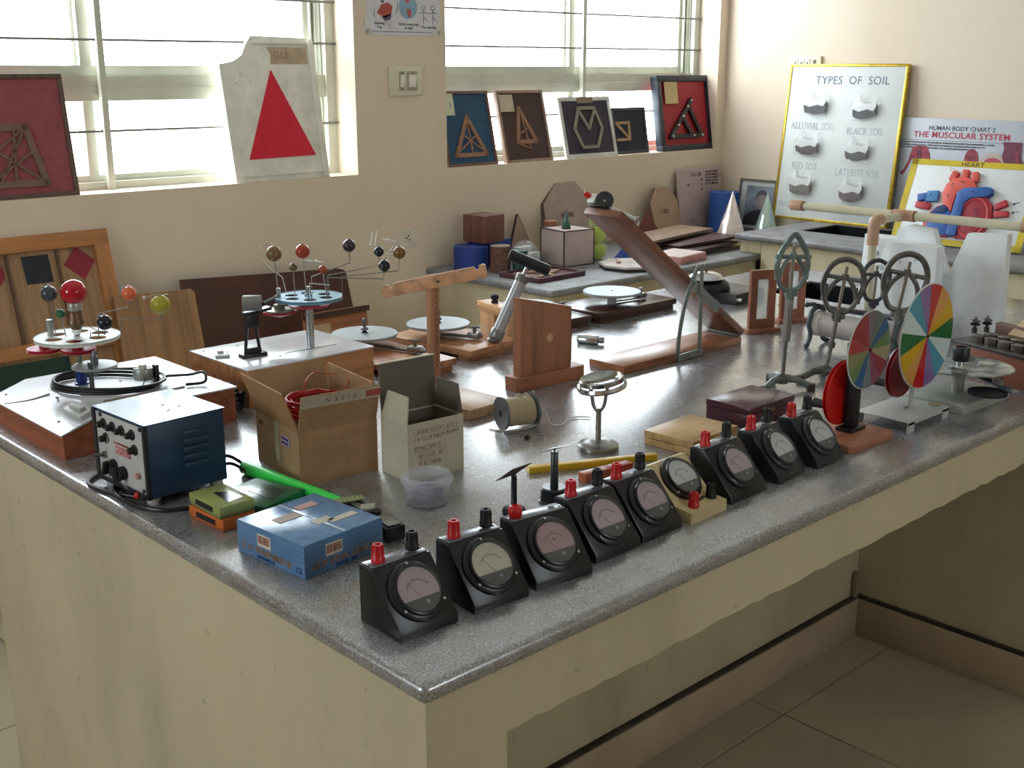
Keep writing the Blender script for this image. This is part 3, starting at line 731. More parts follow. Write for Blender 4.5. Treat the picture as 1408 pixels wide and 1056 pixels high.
# white carton with hand lettering
wcx = thing('white_carton', 'off white open carton with hand lettering beside the cardboard box', 'box', (0.406, 0.538, T), -4)
OFF = plain('C6BFA6', 0.75, var=0.04); GREYB_SHADED = plain('6F675B', 0.85, var=0.06)  # grey board of lining and flaps darkened to paint in the carton's inner shadow
w, d, h = 0.116, 0.080, 0.1
carton(wcx, w, d, h, OFF, 0.0022)
MB().box((w / 2, d / 2, 0.004), (w - 0.006, d - 0.006, 0.002)).build('inner_bottom', GREYB_SHADED, wcx)
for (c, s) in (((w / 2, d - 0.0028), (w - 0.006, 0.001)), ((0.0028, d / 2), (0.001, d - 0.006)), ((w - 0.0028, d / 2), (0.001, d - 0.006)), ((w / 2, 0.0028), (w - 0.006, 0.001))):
    MB().box((c[0], c[1], h / 2), (s[0], s[1], h - 0.006)).build('inner_face', GREYB_SHADED, wcx)
flap(wcx, 'side_flap', (0.001, d - 0.002, h), (0.001, 0.002, h), (-1, 0, 0), 0.046, -12, OFF, 0.008)
flap(wcx, 'side_flap', (w - 0.001, 0.002, h), (w - 0.001, d - 0.002, h), (1, 0, 0), 0.052, -3, GREYB_SHADED, 0.007)
bo, dv, nn = flap(wcx, 'back_flap', (w - 0.001, d - 0.0015, h), (0.001, d - 0.0015, h), (0, 1, 0), 0.088, 4, GREYB_SHADED)
MB().box((w / 2, d - 0.0015 + math.sin(R(4)) * 0.088 + 0.005, h + math.cos(R(4)) * 0.088), (w, 0.016, 0.002), rot=(-10, 0, 0)).build('tuck_edge', OFF, bo)
HAND = plain('A08768', 0.7)
for i_, (x, z, ww, hh) in enumerate(((0.06, 0.084, 0.094, 0.009), (0.045, 0.072, 0.06, 0.008), (0.09, 0.074, 0.035, 0.005), (0.042, 0.056, 0.058, 0.0075), (0.047, 0.042, 0.05, 0.0075), (0.047, 0.027, 0.048, 0.0075))):
    scribble('hand_lettering', wcx, front(x, z), ww, hh, HAND, 2, 0.00045, 20 + i_)
for (x, z, ww) in ((0.03, 0.0495, 0.04), (0.07, 0.0495, 0.02), (0.04, 0.0345, 0.035)):
    MB().box((x, -0.0005, z), (ww, 0.0006, 0.0008)).build('underline', HAND, wcx)

# ------------------------------------------------------------------ power supply
ps = thing('power_supply', 'blue steel bench power supply with a grey knobbed front panel', 'power supply', (0.040, 0.728, T), 3)
pw, pd, ph = 0.142, 0.166, 0.122     # x depth away from the panel, y width, height
NB = plain('1E3A56', 0.38, var=0.08); PG = plain('C2C3C0', 0.4, var=0.03)
MB().box((pw / 2, pd / 2, 0.012 + ph / 2), (pw - 0.004, pd, ph), bev=0.0015).build('case', NB, ps)
MB().box((pw / 2 - 0.001, pd / 2, 0.012 + ph + 0.0006), (pw + 0.004, pd + 0.001, 0.0016)).build('top_cover', plain('33526E', 0.22, var=0.05), ps)
fp = MB().box((0.0005, pd / 2, 0.012 + ph / 2), (0.004, pd - 0.012, ph - 0.01), bev=0.0006).build('front_panel', PG, ps)
for (y, z, sy, sz) in ((0.003, ph / 2 + 0.012, 0.006, ph), (pd - 0.004, ph / 2 + 0.012, 0.009, ph), (pd / 2, 0.0155, pd, 0.007)):
    MB().box((-0.001, y, z), (0.007, sy, sz)).build('panel_rim', plain('20242C', 0.4), ps)
for (y, z) in ((0.132, 0.112), (0.103, 0.112), (0.074, 0.112), (0.041, 0.112), (0.128, 0.088), (0.036, 0.088)):
    k = MB().lathe([(0, 0.012), (0.0045, 0.012), (0.0055, 0.010), (0.006, 0.003), (0.009, 0.002), (0.009, 0), (0, 0)], n=16, M=mat4((-0.0015, y, z), (0, -90, 0))).build('binding_post', BLACKM, fp)
    MB().cyl((-0.0132, y, z), (-0.0142, y, z), 0.002, n=8).build('post_tip', STEEL, k)
for (y, z, r_) in ((0.108, 0.045, 20), (0.077, 0.040, -15)):
    k = MB().cyl((-0.0015, y, z), (-0.014, y, z), 0.0115, 0.0105, n=20, bev=0.001); k.box((-0.017, y, z), (0.012, 0.006, 0.024), rot=(r_, 0, 0), bev=0.001); k.build('selector_knob', BLACKM, fp)
k = MB().cyl((-0.0015, 0.135, 0.058), (-0.006, 0.135, 0.058), 0.006, n=12); k.cyl((-0.006, 0.135, 0.058), (-0.02, 0.139, 0.060), 0.0028, 0.0035, n=10); k.build('toggle_switch', STEEL, fp)
MB().cyl((-0.0015, 0.028, 0.047), (-0.009, 0.028, 0.047), 0.005, n=12).build('pilot_lamp', plain('C99890', 0.2), fp)
for (y, z) in ((0.014, 0.126), (0.14, 0.126), (0.016, 0.024), (0.124, 0.026)): MB().cyl((-0.0015, y, z), (-0.004, y, z), 0.0035, n=8).build('screw', plain('3A4048', 0.4), fp)
PLM = lambda y, z: Matrix.Translation((-0.0017, y, z)) @ rotm(90, 0, -90)
MB().box((0, 0, 0.0003), (0.048, 0.013, 0.0006)).build('name_plate', plain('B5525A', 0.5), fp, PLM(0.075, 0.075))
scribble('panel_text', fp, PLM(0.075, 0.075) @ Matrix.Translation((0, 0, 0.0007)), 0.043, 0.009, plain('E3C9C6', 0.5), 1, 0.0006, 31)
scribble('panel_text', fp, PLM(0.077, 0.0865), 0.05, 0.004, plain('B5525A', 0.5), 2, 0.0004, 32)
tb_ = MB().tube(spline([(-0.004, 0.088, 0.105), (-0.012, 0.1, 0.10), (-0.014, 0.105, 0.07), (-0.012, 0.095, 0.04), (-0.008, 0.06, 0.018)]), 0.0006, 5).build('thin_lead', plain('B8B0A8', 0.4), ps)
for z in range(5):
    MB().prism([(-0.026, 0), (0.026, 0), (0.022, 0.008), (-0.022, 0.008)], 0.004, Matrix.Translation((0.085, 0.0, 0.05 + z * 0.0135)) @ UPRIGHT, bev=0.001).build('louvre', NB, ps)
for (x, y, mm) in ((0.012, 0.014, PG), (0.012, pd - 0.02, PG), (pw - 0.014, 0.016, PG), (pw - 0.014, pd - 0.02, PG)): MB().cyl((x, y, 0), (x, y, 0.0125), 0.011, n=14).build('rubber_foot', mm, ps)
MB().sph((-0.004, 0.036, 0.012), 0.006, 10, 7).build('plug_tip', RED, ps)
for (x, y) in ((0.07, 0.05), (0.08, 0.085), (0.095, 0.06)): MB().box((x, y, 0.012 + ph + 0.0016), (0.008, 0.003, 0.0006), rot=(0, 0, 30)).build('paint_chip', plain('2A3038', 0.5), ps)
CORD = plain('101114', 0.4)
c = MB().tube(spline([(0.05, 0.93, 0.004), (0.012, 0.90, 0.004), (0.014, 0.84, 0.004), (0.035, 0.79, 0.004), (0.055, 0.75, 0.004), (0.058, 0.725, 0.004)]), 0.0035, 8)
c.tube(spline([(0.06, 0.88, 0.004), (0.03, 0.84, 0.004), (0.018, 0.79, 0.004), (0.025, 0.73, 0.004), (0.05, 0.69, 0.004), (0.1, 0.675, 0.004), (0.14, 0.68, 0.004)]), 0.0035, 8)
co_ = c.build('mains_lead', CORD); co_.location = (0, 0, T); attach(co_, ps, 'mains_lead', 'black mains lead looped in front of the case')
c = MB().tube(spline([(0.192, 0.80, 0.03), (0.215, 0.79, 0.03), (0.228, 0.765, 0.018), (0.232, 0.745, 0.004), (0.215, 0.72, 0.004), (0.19, 0.70, 0.004), (0.15, 0.672, 0.004)]), 0.003, 8)
c.tube(spline([(0.192, 0.78, 0.022), (0.21, 0.772, 0.022), (0.222, 0.75, 0.012), (0.226, 0.725, 0.004), (0.20, 0.69, 0.004), (0.165, 0.668, 0.004)]), 0.003, 8)
tag(c.build('mains_cord', CORD), 'pair of black cords between the power supply and the green tube', 'cord', None, (0, 0, T))
c = MB()
for k in range(7):
    q = [(0.413 + 0.016 * math.cos(a + k) + random.uniform(-0.006, 0.006), 1.125 + 0.03 * math.sin(a + k * 0.7) + random.uniform(-0.01, 0.01), 0.006 + 0.05 * abs(math.sin(a * 0.5 + k)) * random.random() + 0.003) for a in [i * 0.9 for i in range(8)]]
    c.tube(spline(q, 5), 0.003, 7)
c.tube(spline([(0.47, 1.36, 0.004), (0.435, 1.34, 0.004), (0.432, 1.27, 0.004), (0.437, 1.17, 0.004), (0.42, 1.10, 0.006)]), 0.003, 7)
heap_cord = c.build('mains_lead', CORD); heap_cord.location = (0, 0, T)
# ================================================================== the two orreries
def planet(parent, name, c, r, m, cap=True):
    o = MB().sph(c, r, 22, 14).build(name, m, parent)
    if cap: MB().cyl((c[0], c[1], c[2] + r * 0.97), (c[0], c[1], c[2] + r * 1.15), r * 0.13, n=8).build('pivot_pin', STEEL, o)
    return o
def spoked_wheel(c, rr, th, holes, hr, ho, m, parent, name):
    hs = [[(ho * math.cos(2 * math.pi * k / holes) + x, ho * math.sin(2 * math.pi * k / holes) + y) for x, y in reversed(ngon(14, hr))] for k in range(holes)]
    w = MB().prism(ngon(44, rr), 0.002, Matrix.Translation((c[0], c[1], c[2] + th - 0.002)), hs, bev=0)
    w.lathe([(rr - 0.002, 0), (rr, 0), (rr, th + 0.001), (rr - 0.002, th + 0.001), (rr - 0.002, 0)], c, 44)
    return w.build(name, m, parent)
# --- left orrery: console box with a sloping white lid
oa = thing('orrery', 'orrery with a red bulb sun on a sloping white topped wooden console', 'orrery', (0.036, 1.048, T))
prof = [(0, 0), (0.345, 0), (0.345, 0.068), (0.07, 0.068), (0, 0.043)]
YZ = Matrix(((1, 0, 0, 0), (0, 0, -1, 0), (0, 1, 0, 0), (0, 0, 0, 1)))   # profile x,z extruded along -y
dpt = 0.335
MB().prism(prof, dpt, Matrix.Translation((0, dpt, 0)) @ YZ, bev=0.001).build('console', wood('9C4A2A', 'y', 0.4), oa)
lidp = [(-0.003, 0.0435), (0.07, 0.0685), (0.348, 0.0685), (0.348, 0.0715), (0.0695, 0.0715), (-0.004, 0.0465)]
MB().prism(lidp, dpt + 0.004, Matrix.Translation((0, dpt + 0.002, 0)) @ YZ).build('white_lid', plain('D6D8DC', 0.22, var=0.03), oa)
zl = 0.0715
MB().box((0.19, 0.065, zl + 0.0015), (0.16, 0.004, 0.003), rot=(0, 0, -3)).build('lid_strip', plain('8C7A66', 0.5), oa)
for (x, y) in ((0.02, 0.31), (0.02, 0.06), (0.06, 0.16), (0.2, 0.19), (0.25, 0.3)): MB().cyl((x, y, 0.0535 if x < 0.05 else zl - 0.002), (x, y, 0.0555 if x < 0.05 else zl + 0.0012), 0.003, n=8).build('lid_screw', plain('7A5658', 0.5), oa)
sw = MB().box((0.052, 0.047, 0.0705), (0.028, 0.078, 0.012), rot=(0, -19, 0), bev=0.002).build('mains_switch', plain('C9CBC6', 0.4), oa)
MB().box((0.050, 0.045, 0.079), (0.013, 0.05, 0.01), rot=(0, -19, 0), bev=0.002).build('switch_lever', plain('B5B8B2', 0.4), sw)
MB().tube(spline([(0.0, 0.27, 0.0475), (0.03, 0.225, 0.0585), (0.062, 0.2, 0.0705)]), 0.0012, 6).build('lid_wire', plain('55524E', 0.5), oa)
px, py = 0.137, 0.225
MB().lathe([(0.014, 0), (0.014, 0.003), (0.0105, 0.004), (0.0105, 0.038), (0, 0.038)], (px, py, zl), 20).build('blue_pillar', plain('1D2F78', 0.35), oa)
MB().cyl((px, py, zl + 0.038), (px, py, 0.176), 0.005, n=12).build('shaft', STEEL, oa)
st = MB().box((px - 0.022, py - 0.075, zl + 0.0015), (0.03, 0.016, 0.003)); st.box((px - 0.009, py - 0.068, zl + 0.028), (0.003, 0.016, 0.055)); st.build('strap_bracket', plain('55575A', 0.45, 0.5), oa)
MB().cyl((px - 0.028, py - 0.076, zl + 0.003), (px - 0.028, py - 0.076, zl + 0.006), 0.004, n=8).build('bracket_bolt', STEEL, oa)
wz = 0.166
spoked_wheel((px, py, wz - 0.004), 0.08, 0.006, 6, 0.0165, 0.046, plain('D4D8D0', 0.4, var=0.04), oa, 'white_wheel')
for (x, y) in ((px - 0.048, py + 0.047), (px - 0.001, py - 0.002)):
    o = MB().lathe([(0, 0.0), (0.031, 0.0), (0.033, 0.002), (0.030, 0.0035), (0.033, 0.005), (0.033, 0.007), (0, 0.007)], (x, y, 0.137), 30).build('red_pulley', plain('B02438', 0.4), oa)
    MB().cyl((x, y, 0.144), (x, y, 0.162), 0.0095, n=16).build('pulley_hub', plain('A41E34', 0.4), o)
dx, dy = px + 0.012, py - 0.04
MB().lathe([(0, 0), (0.041, 0), (0.043, 0.002), (0.043, 0.004), (0.041, 0.006), (0, 0.006)], (dx, dy, 0.110), 36).build('grey_disc', plain('A2A8A6', 0.4, 0.3), oa)
k = MB().cyl((dx, dy, 0.116), (dx, dy, 0.132), 0.0075, n=12); k.cyl((dx, dy, 0.132), (dx, dy, 0.142), 0.0055, 0.003, n=12); k.cyl((dx, dy, 0.098), (dx, dy, 0.110), 0.004, n=10); k.sph((dx, dy, 0.098), 0.0055, 10, 8, (1, 1, 1.4)); k.build('disc_spindle', plain('707478', 0.4, 0.6), oa)
ar = MB().box((dx + 0.058, dy - 0.038, 0.108), (0.075, 0.012, 0.002), rot=(0, 0, -33)); ar.build('motor_arm', plain('B4B4A8', 0.4, 0.3), oa)
mx_, my_ = dx + 0.075, dy - 0.048
mo = MB().cyl((mx_, my_, 0.082), (mx_, my_, 0.104), 0.0195, n=24, bev=0.002).build('motor', plain('9EA19C', 0.35, 0.4), oa)
MB().cyl((mx_, my_, 0.104), (mx_, my_, 0.112), 0.0075, n=12).build('motor_cap', plain('C2BFA8', 0.4), mo)
MB().box((mx_ + 0.021, my_ - 0.012, (zl + 0.11) / 2), (0.008, 0.012, 0.11 - zl)).build('motor_bracket', plain('2E2C2A', 0.45), oa)
MB().tube(spline([(mx_ - 0.005, my_ - 0.02, 0.09), (mx_ - 0.018, my_ - 0.03, 0.075), (mx_ - 0.02, my_ - 0.035, zl + 0.002)]), 0.0012, 6).build('motor_lead', CORD, oa)
# red bulb sun and socket
sun = MB().sph((px + 0.001, py, 0.2545), 0.0245, 28, 18).build('red_bulb', plain('B51A28', 0.08, var=0.02), oa)
MB().lathe([(0.0135, 0.219), (0.0145, 0.222), (0.0135, 0.225), (0.0145, 0.228), (0.0135, 0.231), (0.014, 0.235), (0.012, 0.238), (0, 0.238), (0, 0.219)], (px, py, 0), 20).build('bulb_cap', plain('B9BBB8', 0.3, 0.8), sun)
MB().lathe([(0, 0.182), (0.0095, 0.182), (0.011, 0.187), (0.0165, 0.192), (0.0165, 0.2), (0.0135, 0.204), (0.0138, 0.219), (0, 0.219)], (px, py, 0), 22).build('bulb_holder', plain('6B5038', 0.35, 0.4), oa)
MB().cyl((px, py, 0.172), (px, py, 0.184), 0.0075, n=14).build('white_collar', WHITE, oa)
def arm(parent, pts, m=STEEL, r=0.0011): return MB().tube(pts, r, 6).build('planet_arm', m, parent)
PA = [('dark_planet', (0.103, 0.257, 0.2515), 0.0155, plain('3D434B', 0.3), [(0.106, 0.252, 0.17), (0.104, 0.256, 0.238)]),
      ('green_planet', (0.116, 0.244, 0.2125), 0.0088, plain('2A6E4A', 0.35), [(0.119, 0.235, 0.168), (0.117, 0.243, 0.205)]),
      ('navy_planet', (0.176, 0.183, 0.1955), 0.0148, plain('161B2A', 0.22), [(0.152, 0.198, 0.168), (0.152, 0.198, 0.188), (0.175, 0.182, 0.172), (0.176, 0.183, 0.184)]),
      ('orange_planet', (0.216, 0.152, 0.2515), 0.0142, plain('D8683E', 0.35), [(0.165, 0.19, 0.168), (0.166, 0.189, 0.213), (0.214, 0.153, 0.225), (0.216, 0.152, 0.24)]),
      ('yellow_planet', (0.258, 0.11, 0.231), 0.018, plain('AFA22A', 0.35), [(0.2, 0.166, 0.168), (0.2, 0.166, 0.2), (0.256, 0.112, 0.2), (0.258, 0.11, 0.215)])]
for (n_, c, r_, m_, ap_) in PA:
    o = planet(oa, n_, c, r_, m_); arm(oa, ap_)
    if n_ == 'yellow_planet':
        MB().tube([(c[0] + 1.14 * r_ * math.cos(a) * 0.72, c[1] - 1.14 * r_ * math.cos(a) * 0.68, c[2] + 1.14 * r_ * math.sin(a)) for a in [i * math.pi / 14 for i in range(28)]], 0.0007, 5, True).build('planet_ring', plain('A89B3A', 0.4), o)
        MB().tube([(c[0] + 0.012, c[1] - 0.01, c[2] + 0.019), (c[0] - 0.002, c[1] + 0.002, c[2] + 0.0185), (c[0] - 0.022, c[1] + 0.02, c[2] + 0.013)], 0.0009, 6).build('moon_arm', STEEL, o)
        MB().sph((c[0] - 0.022, c[1] + 0.02, c[2] + 0.0125), 0.0036, 10, 7).build('moon', plain('CFC0C0', 0.35), o)
    else:
        MB().tube([(c[0], c[1], c[2] + r_ * 0.8), (c[0] - r_ * 0.5, c[1] + r_ * 0.5, c[2] + r_ * 0.95)], 0.0012, 5).build('moon_arm', plain('A09C94', 0.4), o)
        MB().sph((c[0] - r_ * 0.55, c[1] + r_ * 0.5, c[2] + r_ * 0.9), 0.0028, 9, 6).build('moon', plain('9C9A96', 0.35), o)
MB().cyl((0.1, 0.262, 0.168), (0.1, 0.262, 0.2), 0.006, n=12).build('arm_sleeve', plain('A9AEAB', 0.35, 0.6), oa)
# cord coiled over the console
c = MB(); q = []
for k in range(3):
    for i in range(16):
        a = 2 * math.pi * i / 16
        q.append((0.197 + (0.092 + 0.004 * k) * math.cos(a) * 0.9 + 0.05 * math.sin(a) * 0.35 + 0.006 * k, 1.225 + (0.078 + 0.005 * k) * math.sin(a) - 0.05 * math.cos(a), T + zl + 0.004 + 0.0045 * k))
c.tube(spline(q, 3), 0.003, 7); c.tube(spline([q[-1], (0.30, 1.17, T + zl + 0.012), (0.34, 1.15, T + zl + 0.012), (0.355, 1.12, T + zl + 0.02), (0.345, 1.10, T + zl + 0.006), (0.31, 1.11, T + zl + 0.005)], 5), 0.003, 7)
attach(c.build('coiled_lead', CORD), oa, 'coiled_lead', 'black lead coiled in a wide loop on the console top')
# --- right orrery: flat box with blue wheel
ob = thing('orrery', 'orrery with a pale blue holed wheel on a flat white topped wooden box', 'orrery', (0.445, 1.105, T))
bw, bd, bh = 0.315, 0.236, 0.0785
attach(heap_cord, ob, 'mains_lead', 'bundled black lead heaped beside the box')
MB().box((bw / 2, bd / 2, bh / 2), (bw, bd, bh), bev=0.0012).build('wooden_box', wood('B0703A', 'x', 0.4), ob)
MB().box((bw / 2, bd / 2, bh + 0.0016), (bw + 0.003, bd + 0.003, 0.0032), bev=0.0006).build('white_lid', plain('D3D6DA', 0.2, var=0.03), ob)
zb = bh + 0.0032
qx, qy = 0.211, 0.088
MB().cyl((qx, qy, zb), (qx, qy, 0.2), 0.0088, n=18).build('steel_pillar', plain('B5B8BA', 0.22, 0.9), ob)
MB().cyl((qx, qy, 0.2), (qx, qy, 0.216), 0.0058, n=14).build('pillar_top', STEEL, ob)
spoked_wheel((qx, qy, 0.188), 0.074, 0.006, 6, 0.0145, 0.041, plain('6FA0B4', 0.3, 0.2), ob, 'blue_wheel')
MB().lathe([(0, 0), (0.043, 0), (0.045, 0.004), (0.0, 0.008)], (qx, qy, 0.173), 30).build('red_pulley', plain('A83040', 0.4), ob)
q2 = (qx - 0.046, qy + 0.046)
o = MB().lathe([(0, 0), (0.006, 0.002), (0.028, 0.009), (0.036, 0.012), (0.036, 0.016), (0, 0.016)], (q2[0], q2[1], 0.146), 30).build('red_pulley', plain('A01C2C', 0.4), ob)
MB().lathe([(0, 0.016), (0.033, 0.016), (0.033, 0.019), (0.012, 0.021), (0.012, 0.03), (0, 0.03)], (q2[0], q2[1], 0.146), 26).build('pulley_flange', plain('8A8474', 0.4, 0.4), o)
MB().cyl((q2[0], q2[1], 0.176), (q2[0], q2[1], 0.212), 0.0048, n=12).build('arm_sleeve', plain('A9AEAB', 0.35, 0.6), ob)
# motor on its black A-shaped bracket
kx, ky = 0.072, 0.098
fo = MB().box((kx, ky, zb + 0.004), (0.056, 0.026, 0.008), rot=(0, 0, -5), bev=0.001)
for s in (-1, 1): fo.tube([(kx + s * 0.018, ky, zb + 0.006), (kx + s * 0.009, ky, zb + 0.075)], 0.0042, 4)
fo.box((kx, ky, zb + 0.078), (0.03, 0.018, 0.03), bev=0.002); fo.box((kx + 0.016, ky, zb + 0.096), (0.06, 0.02, 0.006), rot=(0, -6, 0)); fo.box((kx, ky, zb + 0.014), (0.034, 0.012, 0.012))
fo.build('black_bracket', BLACK, ob)
mo = MB().cyl((kx - 0.012, ky + 0.008, zb + 0.115), (kx + 0.018, ky - 0.016, zb + 0.115), 0.0165, n=22, bev=0.002).build('motor', plain('85857E', 0.4, 0.3), ob)
MB().tube([(kx + 0.02, ky - 0.016, zb + 0.113), (q2[0], q2[1], 0.194)], 0.004, 8).build('drive_shaft', BLACK, ob)
MB().tube([(kx + 0.06, ky - 0.03, zb + 0.002), (kx + 0.19, ky - 0.035, zb + 0.002)], 0.0008, 5).build('belt_wire', plain('6A6A66', 0.4), ob)
MB().box((0.028, 0.15, zb + 0.003), (0.03, 0.05, 0.006), rot=(0, 0, -28), bev=0.001).build('mains_switch', plain('C5C6C4', 0.4), ob)
MB().box((0.026, 0.153, zb + 0.008), (0.012, 0.018, 0.007), rot=(0, 0, -28), bev=0.001).build('switch_lever', plain('B4B5B2', 0.4), ob)
for (x, y) in ((0.02, 0.215), (0.115, 0.06), (0.29, 0.2), (0.1, 0.21)): MB().cyl((x, y, zb - 0.001), (x, y, zb + 0.0015), 0.003, n=8).build('lid_screw', plain('8A8A88', 0.4, 0.6), ob)
PB = [('ochre_planet', (0.160, 0.136, 0.2875), 0.0168, plain('7E6038', 0.25), [(q2[0], q2[1], 0.2), (0.160, 0.136, 0.272)]),
      ('red_planet', (0.205, 0.094, 0.2925), 0.0155, plain('A8402C', 0.2), [(0.207, 0.09, 0.21), (0.205, 0.094, 0.278)]),
      ('small_ochre_planet', (0.189, 0.109, 0.258), 0.0088, plain('6E5A38', 0.25), [(0.19, 0.108, 0.192), (0.189, 0.109, 0.25)]),
      ('orange_planet', (0.236, 0.065, 0.2525), 0.0098, plain('9C4426', 0.25), [(0.24, 0.06, 0.192), (0.236, 0.065, 0.243)]),
      ('maroon_planet', (0.278, 0.025, 0.3045), 0.0138, plain('3A2A30', 0.2), [(0.218, 0.084, 0.212), (0.218, 0.084, 0.237), (0.279, 0.026, 0.267), (0.278, 0.025, 0.292)]),
      ('black_planet', (0.324, -0.019, 0.2915), 0.011, plain('20212C', 0.2), [(0.243, 0.058, 0.192), (0.243, 0.058, 0.24), (0.324, -0.019, 0.262), (0.324, -0.019, 0.281)]),
      ('black_planet', (0.332, -0.026, 0.261), 0.0128, plain('1B1E24', 0.2), [(0.24, 0.06, 0.192), (0.241, 0.06, 0.235), (0.330, -0.024, 0.232), (0.332, -0.026, 0.249)]),
      ('gold_planet', (0.356, -0.049, 0.2895), 0.0135, plain('7A5A2C', 0.25), [(0.262, 0.034, 0.192), (0.262, 0.034, 0.238), (0.354, -0.047, 0.25), (0.356, -0.049, 0.277)])]
for (n_, c_, r_, m_, ap_) in PB:
    planet(ob, n_, c_, r_, m_); arm(ob, ap_, plain('9A9A98', 0.3, 0.8), 0.0013)
MB().tube([(0.176, 0.122, 0.205), (0.172, 0.126, 0.235), (0.143, 0.152, 0.268), (0.144, 0.151, 0.285)], 0.0013, 6).build('bent_wire', plain('C8C8C6', 0.3, 0.8), ob)
MB().tube(spline([(0.155, 0.141, 0.305), (0.148, 0.147, 0.306), (0.134, 0.16, 0.296)]), 0.0007, 5).build('bent_wire', plain('6A6862', 0.4), ob)
MB().tube([(0.203, 0.07, 0.192), (0.203, 0.07, 0.226), (0.235, 0.04, 0.222)], 0.0016, 6).build('bent_wire', plain('C8C8C6', 0.3, 0.8), ob)
BEAD = plain('D8D4CA', 0.25)
for pts in ([(0.315, -0.011, 0.306), (0.317, -0.012, 0.318), (0.318, -0.014, 0.333)], [(0.335, -0.03, 0.277), (0.342, -0.036, 0.288), (0.35, -0.043, 0.3)], [(0.206, 0.09, 0.272), (0.22, 0.078, 0.271), (0.231, 0.07, 0.268)], [(0.335, -0.032, 0.318), (0.346, -0.041, 0.314), (0.356, -0.05, 0.309)]):
    b_ = MB()
    P = spline(pts, 3)
    for i, p_ in enumerate(P):
        for s in (-1, 1): b_.sph((p_[0] + 0.0034 * s, p_[1] - 0.0032 * s, p_[2]), 0.0024, 8, 6)
    b_.build('bead_string', BEAD, ob)
dr = MB().cyl((0.370, -0.064, 0.320), (0.3693, -0.0650, 0.3204), 0.0225, n=28).build('white_disc', plain('C4BAA6', 0.5), ob)
for (a, b2) in ((0.0, 0.006), (0.003, -0.003), (-0.004, 0.001), (0.001, -0.008)):
    MB().sph((0.3690 + a * 0.7, -0.0652 - a * 0.7, 0.320 + b2), 0.0018, 8, 6).build('disc_dot', BLACKM, dr)
# ================================================================== middle of the bench
def whirl_table(label, loc, rz, board, disc_c, disc_r, disc_h, wooden, arm_to, finial, group='whirling tables on the bench'):
    """hand-driven whirling table: board, grey disc on a spindle, metal clamp arm"""
    t = thing('whirling_table', label, 'apparatus', loc, rz, group)
    w, d, h = board
    wm_ = wooden
    MB().box((w / 2, d / 2, h * 0.72), (w, d, h * 0.56), bev=0.002).build('board', wm_, t)
    for y in (d * 0.1, d * 0.9): MB().box((w / 2, y, h * 0.22), (w * 0.96, d * 0.12, h * 0.44)).build('runner', wm_, t)
    cx, cy = disc_c
    MB().cyl((cx, cy, h), (cx, cy, disc_h), 0.014, 0.011, n=16).build('spindle_boss', GREYMETAL, t)
    MB().lathe([(0, 0), (disc_r - 0.001, 0), (disc_r, 0.001), (disc_r, 0.006), (disc_r - 0.001, 0.007), (0, 0.007)], (cx, cy, disc_h), 48).build('disc', plain('A4AAAD', 0.45, 0.1, 0.05), t)
    if finial:
        MB().lathe([(0, 0), (0.008, 0), (0.0085, 0.003), (0.004, 0.005), (0.0095, 0.008), (0.0085, 0.012), (0.004, 0.015), (0.0055, 0.020), (0.006, 0.028), (0.0035, 0.034), (0, 0.036)], (cx, cy, disc_h + 0.007), 16).build('finial', plain('6E6A72', 0.3, 0.8), t)
    else:
        MB().cyl((cx, cy, disc_h + 0.007), (cx, cy, disc_h + 0.009), 0.003, n=8).build('spindle_tip', STEEL, t)
    ax, ay = arm_to
    d_ = Vector((ax - cx, ay - cy, 0)); a = math.degrees(math.atan2(d_.y, d_.x))
    M = mat4((cx, cy, h), (0, 0, a)); L = d_.length
    MB().box((L * 0.5, 0, 0.006), (L, 0.016, 0.004)).build('slide_bar', plain('6B625C', 0.35, 0.7), t, M)
    c = MB(); c.box((L * 0.86, 0, 0.011), (0.03, 0.026, 0.014), bev=0.002); c.cyl((L * 0.95, 0, 0.011), (L * 1.04, 0, 0.009), 0.009, 0.004, n=12)
    co = c.build('belt_clamp', plain('8F8D88', 0.35, 0.7), t, M)
    k = MB(); k.cyl((L * 0.86, 0, 0.018), (L * 0.86, 0, 0.032), 0.0045, n=10); k.cyl((L * 0.86 - 0.014, -0.006, 0.031), (L * 0.86 + 0.012, 0.006, 0.031), 0.0025, n=8); k.build('thumb_screw', plain('86827C', 0.3, 0.8), co, M)
    return t
whirl_table('grey disc whirling table nearest the blue wheeled orrery, with finial', (0.795, 1.05, T), 2, (0.165, 0.31, 0.03), (0.092, 0.245), 0.079, 0.055, wood('A9653C', 'y', 0.38), (0.13, 0.075), True)
whirl_table('grey disc whirling table with finial behind the notched beam', (1.03, 1.085, T), 8, (0.18, 0.28, 0.028), (0.075, 0.172), 0.079, 0.055, wood('B8794A', 'y', 0.34), (0.105, 0.06), True)
whirl_table('dark board whirling table mostly hidden behind the wooden upright', (1.33, 1.19, T), -4, (0.215, 0.165, 0.028), (0.07, 0.095), 0.074, 0.055, wood('4A2C20', 'x', 0.3), (0.185, 0.06), False)
whirl_table('dark board whirling table with a pale disc in front of the window counter', (1.565, 1.165, T), 0, (0.33, 0.18, 0.03), (0.132, 0.075), 0.082, 0.06, wood('45261C', 'x', 0.26), (0.26, 0.062), False)

